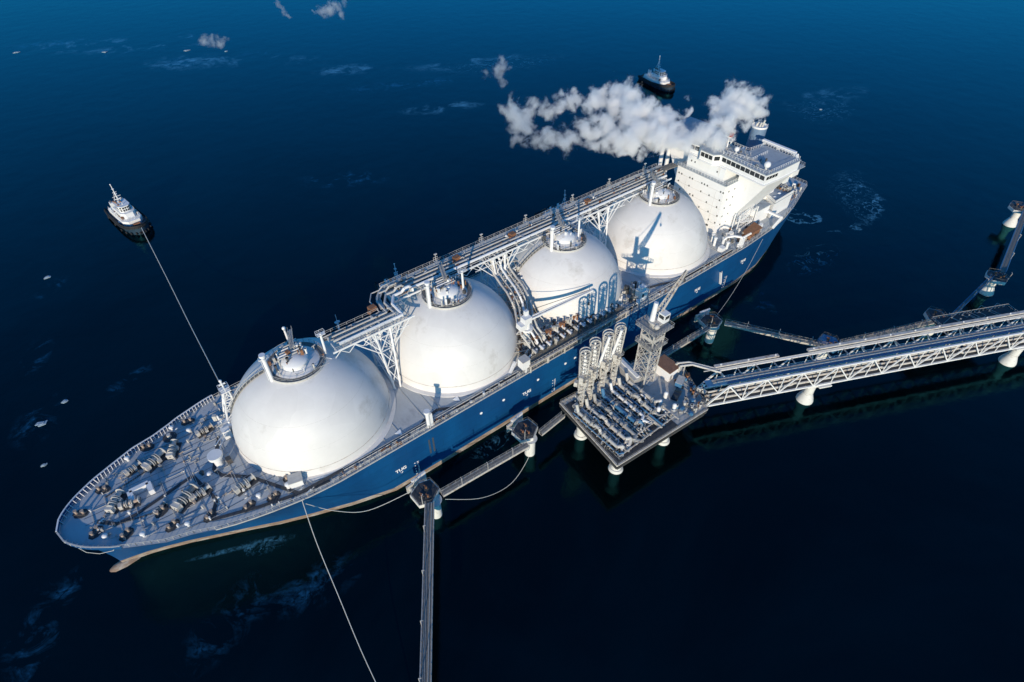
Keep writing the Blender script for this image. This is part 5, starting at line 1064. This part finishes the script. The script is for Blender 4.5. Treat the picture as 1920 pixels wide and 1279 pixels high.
# ================================================================ STEAM
MAIN=[(42.9,-0.6,50.0,1.0),(44.4,0.1,53.0,2.8),(45.1,-3.0,55.0,4.8),(48.3,-5.4,57.0,5.2),(50.7,-9.3,58.0,5.2),(57.5,-8.8,57.0,4.7),(60.5,-7.5,55.0,3.9),(57.5,-3.1,56.0,5.0),(51.0,-1.3,54.0,4.3),(66.2,0.3,55.0,4.5),(74.4,1.1,54.0,4.5),(75.2,4.3,53.0,3.7),(79.5,0.5,54.0,4.8),(85.1,-0.7,54.0,4.7),(87.2,1.6,52.0,3.6),(83.6,-8.5,54.0,5.2),(89.6,-2.0,54.0,4.7),(84.0,-15.0,55.0,5.7),(92.2,-6.3,54.0,5.5),(85.0,-21.9,56.0,6.2),(92.6,-13.3,54.0,6.3),(83.6,-30.2,58.0,5.9),(92.1,-21.5,55.0,6.5),(101.7,-12.7,54.0,4.7),(81.8,-37.5,59.0,5.2),(90.6,-32.6,57.0,5.9),(100.4,-25.2,55.0,5.7),(105.0,-16.5,54.0,4.7),(104.3,-11.9,52.0,2.9),(100.8,-6.6,52.0,2.2),(87.1,-41.1,58.0,4.4),(97.7,-35.0,57.0,4.3),(108.7,-26.0,55.0,4.8),(110.2,-20.2,53.0,3.7),(116.2,-24.6,55.0,4.0),(121.0,-24.7,55.0,4.0),(97.3,-44.3,59.0,3.6),(102.8,-41.5,58.0,3.1),(103.1,-46.7,60.0,2.0),(108.9,-40.6,58.0,3.4),(113.9,-41.5,58.0,3.0),(120.5,-32.3,56.0,2.6),(125.3,-26.5,55.0,3.6),(127.2,-31.2,55.0,4.0),(127.7,-36.4,56.0,4.0),(125.1,-42.7,57.0,4.5),(124.1,-48.4,58.0,4.2),(124.1,-54.0,58.0,3.1),(117.5,-53.7,59.0,2.3),(120.6,-43.7,58.0,3.4),(129.2,-30.3,54.0,2.5),(131.9,-34.9,55.0,2.5),(77.5,-15.9,56.0,3.1),(69.3,-15.6,57.0,1.9),(73.3,-15.7,56.0,1.9)]
WISPS = [('small detached puff of steam left of the main plume', [(108.3,-77.1,62.0,2.9),(102.1,-81.8,62.0,1.9),(100.1,-86.2,63.0,1.5),(113.8,-76.7,62.0,2.1),(112.2,-70.3,61.0,2.0),(115.9,-64.5,61.0,1.4),(104.0,-76.8,62.0,1.7)]),
 ('torn wisp of steam at the top edge of the view', [(134.3,-170.9,70.0,3.4),(138.1,-169.3,70.0,2.9),(130.7,-169.6,71.0,2.4),(124.1,-174.3,71.0,2.0),(132.2,-163.0,69.0,1.7),(142.1,-167.8,70.0,1.4),(129.1,-179.1,70.0,2.2)]),
 ('grey fading puff of steam farthest to the left', [(192.3,-162.8,68.0,2.2),(189.3,-164.1,68.0,2.4),(187.1,-162.3,68.0,2.4),(192.9,-164.2,69.0,1.3),(185.8,-158.5,69.0,1.3)]),
 ('thin faint wisp at the top edge left of the torn one', [(149.6,-190.6,70.0,1.7),(151.9,-180.4,70.0,1.7),(152.4,-174.7,69.0,1.2),(146.8,-201.1,70.0,1.5)])]
def steam(name, puffs, label, dens, vox, sc, amp, step, wp=1.0, thin=1.0):
    m = MB()
    for x, y, z, r in puffs: m.ball((x, y, z), r*1.5+2.2*wp, 14)
    mt = bpy.data.materials.new(name); mt.use_nodes = True; t = mt.node_tree; t.nodes.clear(); L = t.links.new
    o_ = N(t, 'ShaderNodeOutputMaterial'); v = N(t, 'ShaderNodeVolumePrincipled'); v.inputs['Color'].default_value = (.992, .988, .982, 1); v.inputs['Anisotropy'].default_value = 0.1
    tc = N(t, 'ShaderNodeTexCoord'); g = None
    wn = N(t, 'ShaderNodeTexNoise'); wn.inputs['Scale'].default_value = .13/wp; wn.inputs['Detail'].default_value = 3; L(tc.outputs['Object'], wn.inputs['Vector'])
    ws = N(t, 'ShaderNodeVectorMath', operation='MULTIPLY_ADD'); L(wn.outputs['Color'], ws.inputs[0]); ws.inputs[1].default_value = (13*wp,)*3; ws.inputs[2].default_value = (-6.5*wp,)*3
    wa = N(t, 'ShaderNodeVectorMath', operation='ADD'); L(tc.outputs['Object'], wa.inputs[0]); L(ws.outputs[0], wa.inputs[1])
    for x, y, z, r in puffs:                     # soft falloff from the heart of every billow
        d = N(t, 'ShaderNodeVectorMath', operation='DISTANCE'); L(wa.outputs[0], d.inputs[0]); d.inputs[1].default_value = (x, y, z)
        q = N(t, 'ShaderNodeMath', operation='MULTIPLY_ADD'); L(d.outputs['Value'], q.inputs[0]); q.inputs[1].default_value = -1/(r*.92); q.inputs[2].default_value = 1.0
        if g is None: g = q.outputs[0]
        else:
            k = N(t, 'ShaderNodeMath', operation='SMOOTH_MAX'); L(g, k.inputs[0]); L(q.outputs[0], k.inputs[1]); k.inputs[2].default_value = .2; g = k.outputs[0]
    n = N(t, 'ShaderNodeTexNoise'); n.inputs['Scale'].default_value = sc; n.inputs['Detail'].default_value = 8; n.inputs['Roughness'].default_value = .68; n.inputs['Distortion'].default_value = .5; L(tc.outputs['Object'], n.inputs['Vector'])
    a = N(t, 'ShaderNodeMath', operation='MULTIPLY_ADD'); L(n.outputs[0], a.inputs[0]); a.inputs[1].default_value = amp; L(g, a.inputs[2])
    r_ = N(t, 'ShaderNodeMapRange'); r_.inputs[1].default_value = amp*.5+.08; r_.inputs[2].default_value = amp*.5+.95; r_.inputs[3].default_value = 0; r_.inputs[4].default_value = dens; L(a.outputs[0], r_.inputs[0])
    sx_ = N(t, 'ShaderNodeSeparateXYZ'); L(tc.outputs['Object'], sx_.inputs[0]); th = N(t, 'ShaderNodeMapRange'); th.inputs[1].default_value = 88; th.inputs[2].default_value = 128; th.inputs[3].default_value = 1; th.inputs[4].default_value = thin; L(sx_.outputs[0], th.inputs[0])
    mm = N(t, 'ShaderNodeMath', operation='MULTIPLY'); L(r_.outputs[0], mm.inputs[0]); L(th.outputs[0], mm.inputs[1]); L(mm.outputs[0], v.inputs['Density']); L(v.outputs[0], o_.inputs['Volume'])
    mt.cycles.volume_step_rate = step
    o = m.build(name, mt, smooth=0); tag(o, label, 'steam', None, 'stuff')
    a = o.modifiers.new('remesh', 'REMESH'); a.mode = 'VOXEL'; a.voxel_size = vox
    return o
steam('steam_plume', MAIN, 'thick white steam plume trailing from the funnel over the water', 1.3, 1.2, .24, 3.2, .15, 1.0, .3)
for lb, pf in WISPS: steam('steam_puff', pf, lb, .3, .7, .32, 3.6, .4, .5)
